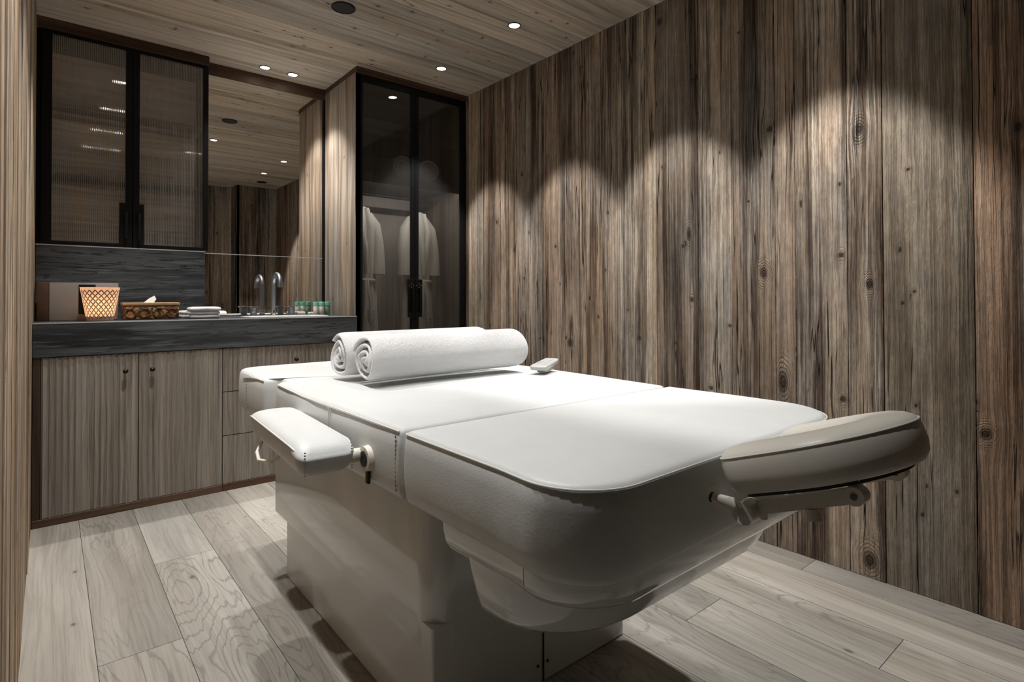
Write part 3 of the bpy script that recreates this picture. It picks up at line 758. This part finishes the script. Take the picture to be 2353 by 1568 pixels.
# rolled towels on the wardrobe shelf
def roll(name, c, L, R, axis, label, group, end_detail=True, rot=0, seed=0):
    """rolled bath towel: spiral cloth with thickness"""
    rr = random.Random(seed)
    turns = 3.3; th0 = R / (turns + .35); n = int(turns * 40)
    inner = []; outer = []
    for k in range(n + 1):
        t = k / n; a = t * turns * 2 * PI
        rad = th0 * .42 + (R - th0 * .42) * t
        wob = 1 + .035 * math.sin(a * 1.7 + seed) * (1 - t)
        squash = .93 if True else 1
        ro = rad * wob; ri = max(.001, (rad - th0 * .80) * wob)
        ca, sa = math.cos(-a + rot), math.sin(-a + rot)
        outer.append((ro * ca, ro * sa * squash)); inner.append((ri * ca, ri * sa * squash))
    b = B(); bm = b.bm; rows = []
    xs = [-L / 2, -L / 2 + .004, -L / 2 + .012, -L / 2 + .03, -L / 6, L / 6, L / 2 - .03, L / 2 - .012, L / 2 - .004, L / 2]
    for j, x in enumerate(xs):
        e = {0: .25, 1: .62, 2: .92, 9: .25, 8: .62, 7: .92}.get(j, 1.0); row = []
        for (ox, oz), (ix, iz) in zip(outer, inner):
            mx, mz = (ox + ix) / 2, (oz + iz) / 2
            ex = .012 * math.sin(math.atan2(oz, ox) * 2 + seed) * (1 if j < 3 or j > 6 else 0) * (-1 if j < 3 else 1) * .35
            row.append((bm.verts.new((x + ex, mx + (ox - mx) * e, mz + (oz - mz) * e)), bm.verts.new((x + ex, mx + (ix - mx) * e, mz + (iz - mz) * e))))
        rows.append(row)
    for r0, r1 in zip(rows[:-1], rows[1:]):
        for k in range(n):
            bm.faces.new((r0[k][0], r0[k + 1][0], r1[k + 1][0], r1[k][0])); bm.faces.new((r0[k][1], r1[k][1], r1[k + 1][1], r0[k + 1][1]))
        bm.faces.new((r0[0][0], r1[0][0], r1[0][1], r0[0][1])); bm.faces.new((r0[n][0], r0[n][1], r1[n][1], r1[n][0]))
    for row, s in ((rows[0], 1), (rows[-1], -1)):
        for k in range(n):
            f = (row[k][0], row[k][1], row[k + 1][1], row[k + 1][0]); bm.faces.new(f if s > 0 else tuple(reversed(f)))
    M = Matrix.Translation(c) @ Matrix.Rotation(axis, 4, 'Z')
    o = b.build(name, M_TOWEL, None, 50); o.matrix_world = M
    return tag(o, label, 'towel', group)
for i, (x, l) in enumerate(((1.83, 'rolled pale towel on the wardrobe shelf behind the left glass door'), (2.03, 'rolled pale towel on the wardrobe shelf behind the right glass door'))):
    roll('rolled_towel', (x, 3.50, 1.798 + .089), .30, .095, PI / 2, l, 'rolled towels on the wardrobe shelf', seed=i)

# ------------------------------------------------------------------ things on the counter
bx = empty('storage_box', (.11, 3.50, CT + .001), 'grey satin box with a brown wooden end on the counter, behind the candle', 'box')
B().box((-.004, 3.48, CT + .001), (.268, 3.62, 1.083), .003, 2).build('box_body', M_GREYBOX, bx)
B().box((-.050, 3.481, CT + .001), (-.0045, 3.619, 1.0835), .003, 2).build('end_block', M_WOODBOX, bx)
B().box((.108, 3.4765, CT + .032), (.175, 3.4795, 1.074), .001, 1).build('black_inlay', M_BLACK, bx)

cd = empty('candle_holder', (.187, 3.37, CT + .001), 'tapered patterned glass candle holder glowing orange in front of the grey box', 'candle')
b = B(); cx, cy = .187, 3.37
prof = [(.052, 0), (.0535, .003), (.079, .158), (.080, .161), (.0775, .161), (.0765, .157), (.052, .008), (.0, .008)]
n = 96; bm = b.bm; R = []
for r, z in prof[:-1]: R.append([bm.verts.new((cx + r * math.cos(2 * PI * k / n), cy + r * math.sin(2 * PI * k / n), CT + .001 + z)) for k in range(n)])
for a, c_ in zip(R[:-1], R[1:]):
    for k in range(n): bm.faces.new((a[k], a[(k + 1) % n], c_[(k + 1) % n], c_[k]))
bm.faces.new(list(reversed(R[0]))); bm.faces.new(R[-1])
o = b.build('glass_cup', M_VOTIVE, cd, 40)
me = o.data; co = np.empty(len(me.vertices) * 3, np.float32); me.vertices.foreach_get('co', co); co = co.reshape(-1, 3)
uu = np.arctan2(co[:, 1] - cy, co[:, 0] - cx) / (2 * PI); uu = np.where(uu < -.49, uu, uu)
me.attributes.new('vuv', 'FLOAT_VECTOR', 'POINT').data.foreach_set('vector', np.stack([uu, (co[:, 2] - CT) / .161, uu * 0], 1).astype(np.float32).ravel())
B().lathe([(.050, .009), (.053, .022), (.051, .025), (.01, .024)], (cx, cy, CT + .001), 40).build('wax', principled('cream_wax', (.85, .75, .6), rough=.5), cd)
B().lathe([(.001, .030), (.006, .038), (.0065, .046), (.003, .058), (.0006, .068)], (cx, cy, CT + .001), 16).build('flame', M_FLAME, cd)
L = bpy.data.lights.new('candle_light', 'POINT'); L.energy = .6; L.color = (1, .74, .52); L.shadow_soft_size = .012
lo = bpy.data.objects.new('candle_light', L); lo.location = (cx, cy, CT + .080); COL.objects.link(lo); lo.parent = cd

tb = empty('tissue_box', (.41, 3.47, CT + .001), 'carved brown rattan tissue box between the candle holder and the folded white cloth', 'tissue box')
b = B(); b.box((.285, 3.42, CT + .001), (.528, 3.54, .968), .004, 2); rimb = B().box((.281, 3.416, .9685), (.532, 3.544, .984), .004, 2)
for i in range(4):
    xx = .315 + i * .06
    b.loop_tube([(xx + .022 * math.cos(t), 3.418, .931 + .022 * math.sin(t)) for t in [2 * PI * k / 20 for k in range(20)]], .0035, 6)
b.build('rattan_box', M_WICKER, tb)
rimb.build('lid_rim', principled('pale_rattan', srgb(170, 140, 98), rough=.5, noise=(40, .25)), tb)
b = B(); vs = [b.bm.verts.new(p) for p in ((.372, 3.47, .980), (.418, 3.462, .980), (.431, 3.468, 1.002), (.424, 3.474, 1.020), (.40, 3.478, 1.006))]
b.bm.faces.new(vs); vs2 = [b.bm.verts.new(p) for p in ((.372, 3.4725, .980), (.418, 3.500, .980), (.424, 3.4765, 1.020), (.40, 3.4805, 1.006))]; b.bm.faces.new(vs2)
b.build('tissue', M_TISSUE, tb)

def folded_cloth(name, c, dims, rz, label, layers=2, seed=0, group=None):
    """soft folded cloth: stacked rounded layers made in one surface loft"""
    rr = random.Random(seed); W, D, H = dims; b = B()
    lay = H / layers
    for i in range(layers):
        z0 = i * lay; rs = []
        dx = rr.uniform(-.006, .006); dy = rr.uniform(-.006, .006); sk = rr.uniform(-.01, .01)
        P = round_poly([(-W / 2 + dx, -D / 2 + dy, .018), (W / 2 + dx + sk, -D / 2 + dy, .02), (W / 2 + dx, D / 2 + dy, .018), (-W / 2 + dx - sk, D / 2 + dy, .02)], 5); P = densify(P, .02)
        for ins, zz in ((.008, .02), (.001, .22), (-.001, .5), (.002, .8), (.010, .97), (.03, 1.06)):
            rs.append([(p[0], p[1], z0 + zz * lay + .0022 * math.sin(p[0] * 60 + seed + i) * math.cos(p[1] * 45) * (zz > .4)) for p in [q[:] for q in ring_at(P, ins, 0)]])
        b.rings(rs)
    o = b.build(name, M_TOWEL, None, 60); o.location = c; o.rotation_euler = (0, 0, rz)
    return tag(o, label, 'cloth', group)
folded_cloth('folded_cloth', (.640, 3.40, CT + .0012), (.155, .11, .060), -.12, 'folded white cloth on the counter, the large one nearest the taps', 3, 2)
folded_cloth('folded_cloth', (.600, 3.53, CT + .0012), (.12, .10, .040), .2, 'small folded white cloth tucked behind the right end of the tissue box', 2, 5)

# widespread tap set
tp = empty('basin_tap', (1.07, 3.629, CT), 'tall arched gunmetal tap with a round knob on each side, before the mirror', 'tap')
b = B(); X, Y = 1.07, 3.629
pts = [(X, Y, CT + .001), (X, Y, CT + .19)]
for k in range(1, 15):
    a = PI * k / 14 * .97; pts.append((X, Y - .064 + .064 * math.cos(a), CT + .19 + .064 * math.sin(a)))
pts.append((X, Y - .1285, CT + .176)); b.tube(pts, [.0140] * (len(pts) - 3) + [.0145, .015, .0155], 20)
b.build('spout', M_STEEL, tp)
B().lathe([(.019, 0), (.019, .006), (.0165, .008), (.0165, .016), (.018, .018), (.018, .026), (.0155, .030), (.0155, .038)], (X, Y, CT + .001), 32).build('collar', M_CHROME, tp)
for s in (-1, 1):
    h = B().lathe([(.024, 0), (.024, .004), (.018, .006), (.018, .014), (.0195, .015), (.0195, .022), (.018, .024), (.018, .034), (.0195, .036), (.0195, .050), (.014, .052)], (X + s * .113, Y + .012, CT + .001), 32).build('tap_knob', M_STEEL, tp)
    B().lathe([(.034, .0525), (.0375, .0545), (.0375, .0575), (.034, .0590)], (X + s * .113, Y + .012, CT + .001), 40).build('knob_disc', M_CHROME, h)

# toiletries in the mirror corner
sb = [(1.245, 3.66, 'white wrapped soap bar lying on the counter, nearest the right tap knob'), (1.315, 3.63, 'white wrapped soap bar lying on the counter beside the small bottles')]
for x, y, l in sb:
    o = B().box((x - .028, y - .018, CT + .0008), (x + .028, y + .018, CT + .020), .004, 2).build('soap_bar', M_WHITEP); tag(o, l, 'soap', 'wrapped soap bars beside the bottles')
bt = [(1.315, 3.575, M_CREAM, 'small cream bottle with teal cap, leftmost of the toiletries in front'), (1.352, 3.57, M_CREAM, 'small pale bottle with teal cap, second from the left among the toiletries'),
      (1.392, 3.575, M_GREENB, 'small green bottle with teal cap at the right end of the toiletries'), (1.37, 3.63, M_GREENB, 'small green bottle with teal cap standing behind the others')]
for x, y, m_, l in bt:
    t = empty('toiletry_bottle', (x, y, CT + .0008), l, 'bottle', 'small toiletry bottles at the mirror corner')
    B().lathe([(.0145, 0), (.0155, .002), (.0155, .055), (.013, .060)], (x, y, CT + .0008), 24).build('bottle_body', m_, t)
    B().lathe([(.0135, .0605), (.0165, .062), (.0165, .082), (.015, .084)], (x, y, CT + .0008), 24).build('cap', M_TEAL, t)

# ------------------------------------------------------------------ treatment table
TT = .730; TB = .590
mt = empty('massage_table', (.995, 1.45, 0), 'large white upholstered treatment table with a glossy pedestal in the middle of the room', 'massage table')
# pedestal base
P = round_poly([(.662, 1.087, .008), (1.324, 1.087, .008), (1.326, 2.11, .03), (.664, 2.11, .03)], 6)
ped = B().rings([ring_at(P, .004, .0), ring_at(P, 0, .004), ring_at(P, 0, .26)]).build('pedestal', M_GLOSS2, mt, 40)
B().box((.9955, 1.0835, .004), (.9985, 1.0885, .198)).build('door_gap', M_RECESS, ped, None)
for x in (.978, 1.012): B().cyl((x, 1.0872, .050), (x, 1.084, .050), .0035, .0035, 12).build('lock_hole', M_RECESS, ped)
P = round_poly([(.660, 1.085, .065), (1.330, 1.085, .065), (1.330, 2.235, .03), (.660, 2.235, .03)], 10)
B().rings([ring_at(P, .006, .198), ring_at(P, .001, .200), ring_at(P, 0, .204), ring_at(P, 0, .580), ring_at(P, .004, .585)]).build('pedestal_cover', M_GLOSS, mt, 40)
# section frame under the cushions
B().box((.60, 1.12, .575), (1.39, 2.30, .596), .004, 2).build('section_frame', M_METALW, mt)

# head end cushion
P = round_poly([(.550, 1.010, .012), (.551, .705, .5), (.541, .515, .115), (1.0, .519, 3), (1.462, .519, .155), (1.458, .80, .6), (1.445, 1.010, .012)], 12)
P = densify(P, .035)
hc = cushion(P, TB, TT, crown=.018).build('head_cushion', M_LEATHER, mt, 40)
B().loop_tube([(p[0], p[1], TT - .0012) for p in ring_at(P, .0006, 0)], .0017, 8).build('piping', M_PIPE, hc)
Pm = [(.550, 2.26, .05), (.545, 2.02, 0), (.545, 1.945, .014), (.595, 1.935, .012), (.595, 1.862, .012), (.556, 1.852, .012), (.549, 1.71, .3), (.541, 1.575, .06), (.549, 1.385, .2), (.550, 1.020, .010),
      (1.445, 1.020, .010), (1.455, 1.3, 2), (1.46, 1.60, .5), (1.45, 1.852, .012), (1.40, 1.862, .012), (1.40, 1.935, .012), (1.450, 1.945, .014), (1.450, 2.02, 0), (1.445, 2.36, .09), (.555, 2.36, .09)]
P2 = densify(round_poly(Pm[1:], 7), .035)
bc = cushion(P2, TB, TT, crown=.014).build('body_cushion', M_LEATHER, mt, 40)
# piping follows the visible side edges
def edge_pts(pts, z): return [(x, y, z) for x, y in pts]
pb = B()
pb.tube(edge_pts([(.5505, 1.03), (.5495, 1.15), (.549, 1.27), (.548, 1.385), (.5445, 1.48), (.5425, 1.575), (.546, 1.64), (.5495, 1.72), (.5555, 1.84)], TT - .0005), .0017, 8)
pb.tube(edge_pts([(.5455, 1.955), (.5455, 2.1), (.546, 2.22)], TT - .0005), .0017, 8)
pb.build('piping', M_PIPE, bc)
def stitches(p0, p1, n, parent, off=(-.001, 0, 0), size=(.0022, .0022, .006)):
    b = B()
    for k in range(n):
        t = (k + .5) / n; c = Vector(p0).lerp(Vector(p1), t) + Vector(off)
        b.box(c - Vector(size) / 2, c + Vector(size) / 2)
    o = b.build('stitching', M_STITCH, parent, None); return tag(o, kind='stuff')
stitches((.548, 1.040, .605), (.548, 1.040, .722), 13, bc)
stitches((.5425, 2.15, .60), (.5425, 2.15, .722), 11, bc)
st = B()
for (x, y) in ((.5478, 1.385), (.5462, 1.395)): st.box((x - .0022, y - .0012, TB + .012), (x + .0015, y + .0012, TT - .004))
st.build('side_seam', M_PIPE, bc, None)

# moulded shell below the head cushion and the round bowl beneath it
sh = densify(round_poly([(.566, .900, .012), (.574, .70, .4), (.552, .528, .13), (1.0, .532, 3), (1.445, .528, .15), (1.435, .70, .4), (1.435, .900, .012)], 12), .04)
b = B(); rs = []
for ins, z in ((.0, TB + .003), (.001, .570), (.006, .548), (.016, .532), (.026, .524), (.05, .520)):
    rs.append([(.9975 + (p.x - .9975) * (1 - ins / .44), .90 - (.90 - p.y) * (1 - ins * 1.5 / .37), z) for p in sh])
b.rings(rs).build('head_shell', M_GLOSS, mt, 45)
bw = densify(round_poly([(.578, .842, .02), (.600, .592, .20), (1.395, .592, .20), (1.416, .842, .02)], 12), .03)
b = B(); rs = []
for ins, z in ((.0, .545), (.004, .52), (.018, .470), (.028, .440), (.040, .426), (.060, .420)):
    rs.append([(.9975 + (p.x - .9975) * (1 - ins / .42), .842 - (.842 - p.y) * (1 - ins * 1.5 / .25), z) for p in bw])
b.rings(rs).build('lower_bowl', M_GLOSS, mt, 45)

# arm rest on the left side
def mpad(P, z0, z1, name, parent, mat):
    return cushion(P, z0, z1, crown=.006, side=.003).build(name, mat, parent, 40)
am = empty('arm_rest', (.4645, 1.40, .63)); am.parent = mt
am.location = Vector((.4645, 1.40, .63)) - Vector(mt.location)
aP = [(-.0615, -.25, .022), (.0615, -.25, .022), (.0615, .245, .030), (-.0615, .245, .045)]
aP = densify(round_poly(aP, 8), .03)
b = B(); rs = []
for ins, z in ((.030, 0), (.016, .003), (.007, .012), (.002, .028), (0, .045), (.0, .055), (.003, .0605), (.007, .064), (.014, .068), (.022, .070), (.034, .0715), (.048, .0722)):
    rs.append([(p.x * max(.2, 1 - ins / .0615), p.y * (1 - ins / .25), z) for p in aP])
def droop(y, z): return z - (.020 * (max(0, abs(y) - .185) / .065) ** 2.2) * min(1, max(0, (z - .035) / .025))
rs = [[(x, y, droop(y, z)) for x, y, z in r] for r in rs]
ap = b.rings(rs).build('arm_cushion', M_LEATHER, am, 60)
am.rotation_euler = (0, 0, -math.radians(3.4))
pl_ = [p for p in ring_at(aP, .0015, .059)]
b = B()
for s_ in (-1, 1):
    ys = [(-.232 + .460 * k / 24) for k in range(25)]
    b.tube([(s_ * (.0612 - (.010 * max(0, (abs(y) - .20) / .03) ** 2)), y, droop(y, .0585)) for y in ys], .0016, 8)
b.build('piping', M_PIPE, ap)
for (xa, ya) in ((-.0605, -.2435), (.0605, -.2435)):
    pass
b = B()
for k in range(9):
    z = .008 + k * .0058
    b.box((-.0490, -.2515, z), (-.0462, -.2490, z + .0026)); b.box((.0490, -.2515, z), (.0518, -.2490, z + .0026))
o = b.build('stitching', M_STITCH, ap, None); tag(o, kind='stuff')
# release lever under the pad
B().tube([(-.050, .12, .004), (-.066, .10, -.016), (-.070, .06, -.026), (-.050, .02, -.024), (-.02, .01, -.006), (-.015, .0, .003)], .0045, 10).build('release_lever', M_METALW, am)
B().cyl((.050, -.205, .022), (.125, -.205, .020), .0155, .0155, 28).build('pivot_pin', M_METALW, am)
fl = B().cyl((.546, 1.163, .648), (.534, 1.163, .648), .0285, .0265, 36).build('pivot_flange', M_METALW, mt)
B().cyl((.5345, 1.163, .648), (.5325, 1.163, .648), .0172, .0172, 28).build('pivot_hole', M_RECESS, fl)
B().box((.540, 1.155, TB + .002), (.5475, 1.169, .622), .002, 1).build('guide_slot', M_RECESS, bc)

# face cradle
fc = empty('face_cradle', (0, 0, 0)); fc.parent = mt
CX, YA, RO, RI = .9925, .400, .1500, .0515
tilt = math.radians(19.6)
def u_outline(ro, ri, ytip):
    w = (ro - ri) / 2; pts = []
    # outer arc from left tip round the apex to the right tip, then the inner arc back
    c = (ro + ri) / 2
    for k in range(6): pts.append((CX - ro, ytip - (ytip - YA) * k / 6 ))
    for k in range(25): a = PI + PI * k / 24; pts.append((CX + ro * math.cos(a), YA + ro * math.sin(a)))
    for k in range(1, 6): pts.append((CX + ro, YA + (ytip - YA) * k / 6))
    for k in range(9): a = PI * k / 8; pts.append((CX + c + w * math.cos(a), ytip + w * .75 * math.sin(a)))
    for k in range(1, 6): pts.append((CX + ri, ytip - (ytip - YA) * k / 6))
    for k in range(15): a = -PI * k / 14; pts.append((CX + ri * math.cos(a), YA + ri * math.sin(a)))
    for k in range(1, 6): pts.append((CX - ri, YA + (ytip - YA) * k / 6))
    for k in range(8): a = PI * k / 8; pts.append((CX - c + w * math.cos(a), ytip + w * .75 * math.sin(a)))
    return [Vector(p) for p in pts]
yt = .474
b = B(); bm = b.bm
levels = ((.020, -.062), (.010, -.059), (.003, -.050), (-.001, -.034), (-.001, -.014), (.0005, -.004), (.0015, -.0005), (.006, .004), (.014, .009), (.026, .0125), (.040, .0140))
ol = u_outline(RO, RI, yt); rs = []
c_ = (RO + RI) / 2
mid = []
for i, p in enumerate(ol):
    # nearest point on the centre line, used to shrink without self-crossing
    if p.y > YA:
        sx_ = -1 if p.x < CX else 1; yc = min(p.y, yt); q = Vector((CX + sx_ * c_, yc))
    else:
        v = p - Vector((CX, YA)); v = v.normalized() if v.length > 1e-6 else Vector((0, -1)); q = Vector((CX, YA)) + v * c_
    mid.append(q)
for ins, z in levels:
    row = []
    for p, q in zip(ol, mid):
        v = p - q; l = v.length; row.append(((q + v * max(.02, (l - ins) / l)).to_tuple() + (z,)))
    rs.append(row)
R = [[bm.verts.new(p) for p in r] for r in rs]; nn = len(ol)
for a, c2 in zip(R[:-1], R[1:]):
    for k in range(nn): bm.faces.new((a[k], a[(k + 1) % nn], c2[(k + 1) % nn], c2[k]))
# caps across the band: pair outer and inner loops by triangulation
for r_ in (R[0], R[-1]):
    es = [bm.edges.get((r_[k], r_[(k + 1) % nn])) for k in range(nn)]
    bmesh.ops.triangle_fill(bm, edges=es, use_beauty=True)
piv = Vector((CX, .500, .736))
MT = Matrix.Translation(piv) @ Matrix.Rotation(-tilt, 4, 'X') @ Matrix.Translation((-CX, -.500, 0))
cc = b.build('cradle_cushion', M_LEATHER_G, fc, 60, M=MT)
b = B(); wl = []
for p, q in zip(ol, mid):
    v = p - q; l = v.length; wl.append(((q + v * (l - .0006) / l).to_tuple() + (-.0022,)))
b.loop_tube(wl, .0018, 6); b.build('piping', M_PIPE, cc, M=MT)
# under plate and two arms with joints
b = B(); pp = [(q + (p - q) * .42).to_tuple() + (-.0622,) for p, q in zip(ol, mid)]; pq = [(x, y, -.068) for x, y, z in pp]
b.rings([pq, pp], False, False); b.build('under_plate', principled('brown_board', (.05, .035, .025), rough=.7), fc, 40, M=MT)
for s, xa in ((-1, .905), (1, 1.080)):
    yj = .478
    def Pt(y, dz=0): return Vector((xa, y, .648 + (.478 - y) * .40 + dz))
    d = (Pt(.31) - Pt(.45)).normalized(); up = Vector((0, d.z, -d.y)) if d.y < 0 else Vector((0, 0, 1)); up = Vector((0, .39, .92)).normalized()
    b = B()
    for y0, y1, w_, h0 in ((.455, .315, .008, .011),):
        a0 = Pt(y0); a1 = Pt(y1); ex = Vector((w_, 0, 0))
        vv = [bm_ for bm_ in []]
        rs = [[tuple(a + ex * sx_ + up * h0 * sz_) for sx_, sz_ in ((-1, -1), (1, -1), (1, 1), (-1, 1))] for a in (a0, a1)]
        b.rings(rs)
    arm = b.build('support_arm', M_METALW, fc, 30)
    e = Pt(.312); j = Pt(.474, -.004)
    B().cyl(e + Vector((-.014, 0, 0)), e + Vector((.010, 0, 0)), .0135, .0135, 28).build('end_joint', M_METALW, arm)
    B().cyl(e + Vector((-.0155, 0, 0)), e + Vector((-.0139, 0, 0)), .005, .005, 16).build('joint_bolt', M_CHROME, arm)
    B().cyl(j + Vector((-.026, 0, 0)), j + Vector((.010, 0, 0)), .0185, .0185, 32).build('hinge_disc', M_METALW, arm)
    B().cyl(j + Vector((-.0285, 0, 0)), j + Vector((-.0259, 0, 0)), .0080, .0072, 20).build('hinge_bolt', M_CHROME, arm)
    B().box(e + Vector((-.004, -.004, -.005)), e + Vector((.004, .012, .030)), .001, 1).build('end_tab', M_METALW, arm)
    B().box(j + Vector((.004, -.024, -.012)), j + Vector((.012, .004, .018)), .001, 1).build('hinge_tab', M_METALW, arm)
    k_ = Pt(.375, -.012); B().cyl(k_, k_ + Vector((0, -.004, -.017)), .0105, .0115, 24).build('clamp_knob', M_METALW, arm)
    # stub that plugs into the head end
    B().cyl((xa - .050, .518, .668), j + Vector((-.022, .020, .008)), .0080, .0125, 24).build('mounting_stub', M_METALW, arm)
    f = B(); f.cyl((xa - .052, .520, .668), (xa - .052, .514, .668), .021, .019, 28); f.cyl((xa - .072, .520, .656), (xa - .072, .514, .656), .010, .0095, 20); f.build('socket_plate', M_METALW, hc)
    B().cyl((xa - .051, .5145, .668), (xa - .051, .5125, .668), .0080, .0080, 20).build('socket_hole', M_RECESS, hc)

# towels and remote on the table
RT = .0825; ztop = TT + .0125
roll('rolled_towel', (1.010, 1.562, ztop + RT * .93), .585, RT, .0, 'thick rolled white bath towel lying across the treatment table, the front one', 'rolled bath towels on the table', seed=1, rot=2.2)
roll('rolled_towel', (.990, 1.732, ztop + RT * .93), .565, RT, .012, 'rolled white bath towel lying across the treatment table, behind the front one', 'rolled bath towels on the table', seed=3, rot=2.6)
rm = empty('remote_control', (1.350, 1.455, ztop), 'light grey remote handset lying on the table to the right of the rolled towels', 'remote control', rz=-math.radians(62))
def rl(b, name, mat): return b.build(name, mat, rm)
P = densify(round_poly([(-.031, -.080, .012), (.031, -.080, .012), (.027, .080, .012), (-.027, .080, .012)], 6), .02)
tiltM = Matrix.Rotation(math.radians(4), 4, 'X') @ Matrix.Translation((0, 0, .018))
B().rings([ring_at(P, .004, 0), ring_at(P, .0005, .004), ring_at(P, 0, .012), ring_at(P, .003, .016), ring_at(P, .009, .0175)]).build('handset', M_GREYP, rm, 40, M=tiltM)
B().box((-.016, -.045, .002), (.018, .045, .022), .004, 2).build('holder', M_GREYP, rm)
b = B()
for r in range(4):
    for c in (-.011, .011): b.box((c - .006, -.052 + r * .026, .0172), (c + .006, -.040 + r * .026, .0186), .0005, 1)
b.build('key_pad', principled('grey_keys', (.35, .35, .36), rough=.5), rm, M=tiltM)
bpy.context.view_layer.update()

# ------------------------------------------------------------------ re-base parts under their empties (built in world space)
WORLD_BUILT = [vc, dc, ct, bs, mr, uc, wd, bx, cd, tb, tp, mt]
for r in [o for o in COL.objects if o.parent is None and o.type == 'EMPTY']:
    if r in WORLD_BUILT or r.name.startswith(('bathrobe', 'toiletry_bottle')):
        inv = Matrix.Translation(r.location).inverted()
        for ch in r.children:
            if ch in (am,): continue
            ch.matrix_parent_inverse = inv
for o in (fl,):
    pass

# ------------------------------------------------------------------ ceiling lamps and speakers
def downlight(x, y, label, energy, angle=66, blend=.32, aim=(0, 0), size=.016, r=.034):
    t = empty('ceiling_downlight', (x, y, CH), label, 'ceiling light', 'round recessed ceiling downlights')
    B().lathe([(r, -.001), (r, -.0035), (r - .004, -.005), (r - .006, -.003), (r - .006, .010)], (0, 0, 0), 40, False, False).build('trim_ring', M_BRONZE, t)
    B().lathe([(r - .0065, -.0015), (.001, -.0015)], (0, 0, 0), 32, False, True).build('lamp_lens', M_LED, t)
    L = bpy.data.lights.new('downlight_beam', 'SPOT'); L.energy = energy; L.spot_size = math.radians(angle); L.spot_blend = blend
    L.color = (1, .982, .958); L.shadow_soft_size = size
    o = bpy.data.objects.new('downlight_beam', L); o.location = (0, 0, -.008); COL.objects.link(o); o.parent = t
    o.rotation_euler = (aim[0], aim[1], 0)
    return t
EN = 42
downlight(1.86, 2.94, 'round downlight in the ceiling in front of the wardrobe, right of the speaker', EN * 1.2)
downlight(1.86, 2.235, 'round ceiling downlight near the wood wall, nearest the camera of those in view', EN * 1.25)
downlight(1.86, 1.53, 'round downlight over the right side of the treatment table', EN * 1.25)
downlight(1.86, .83, 'round downlight over the right front corner beside the wood wall', EN * 1.4)
downlight(1.012, 3.612, 'left one of the pair of round downlights over the taps', EN * .8, angle=86, blend=.5)
downlight(1.181, 3.617, 'right one of the pair of round downlights over the taps', EN * .8, angle=86, blend=.5)
for y, l in ((2.90, 'farthest round downlight of the row along the left wall'), (2.22, 'second farthest round downlight of the row along the left wall'), (1.53, 'round downlight of the left row beside the arm rest'), (.83, 'nearest round downlight of the row along the left wall')):
    downlight(.36, y, l, EN * (.9 if y > 1 else .7), angle=78, blend=.45)
downlight(1.12, 1.95, 'round downlight over the rolled towels on the treatment table', EN * .16, angle=82, blend=.6)
downlight(1.12, 1.20, 'round downlight over the head end of the treatment table', EN * .10, angle=78, blend=.6)

def speaker(x, y, label):
    t = empty('ceiling_speaker', (x, y, CH), label, 'speaker', 'round black ceiling speakers')
    B().lathe([(.057, .0), (.057, -.004), (.0535, -.006), (.052, -.0045), (.052, .002)], (0, 0, 0), 48, False, False).build('rim', M_BLACK, t)
    B().lathe([(.0515, -.0035), (.001, -.0035)], (0, 0, 0), 48, False, True).build('grille', M_SPEAKER, t)
speaker(1.099, 2.625, 'round black speaker set in the wooden ceiling above the middle of the room')
speaker(1.98, .31, 'round black ceiling speaker seen only in the mirror, near the far reflected wall')

# ------------------------------------------------------------------ world, camera, colour
wld = bpy.data.worlds.new('room_ambient'); SC.world = wld; wld.use_nodes = True
wld.node_tree.nodes['Background'].inputs[0].default_value = (.02, .019, .018, 1)

cam = bpy.data.cameras.new('camera'); co_ = bpy.data.objects.new('camera', cam); COL.objects.link(co_); SC.camera = co_
cam.sensor_width = 36; cam.sensor_fit = 'HORIZONTAL'; cam.lens = 1288.48 / 2353 * 36; cam.clip_start = .02
cam.shift_x = 0; cam.shift_y = -(784 - 671.69) / 2353
yaw, pitch, rl_ = -.68895, .011535, -.0023307
cyw, syw, cp, sp, cr, sr = math.cos(yaw), math.sin(yaw), math.cos(pitch), math.sin(pitch), math.cos(rl_), math.sin(rl_)
fw = Vector((-syw * cp, cyw * cp, sp)); rt = Vector((cyw, syw, 0)); up = rt.cross(fw)
r2 = rt * cr + up * sr; u2 = -rt * sr + up * cr
co_.matrix_world = Matrix(((r2.x, u2.x, -fw.x, 0), (r2.y, u2.y, -fw.y, 0), (r2.z, u2.z, -fw.z, 1.0), (0, 0, 0, 1)))

vs_ = SC.view_settings
vs_.view_transform = 'Standard'; vs_.look = 'None'; vs_.gamma = 1; vs_.exposure = 0.88; vs_.use_curve_mapping = False
SC.cycles.max_bounces = 10; SC.cycles.diffuse_bounces = 6; SC.cycles.glossy_bounces = 6; SC.cycles.transparent_max_bounces = 12
SC.cycles.sample_clamp_indirect = 6
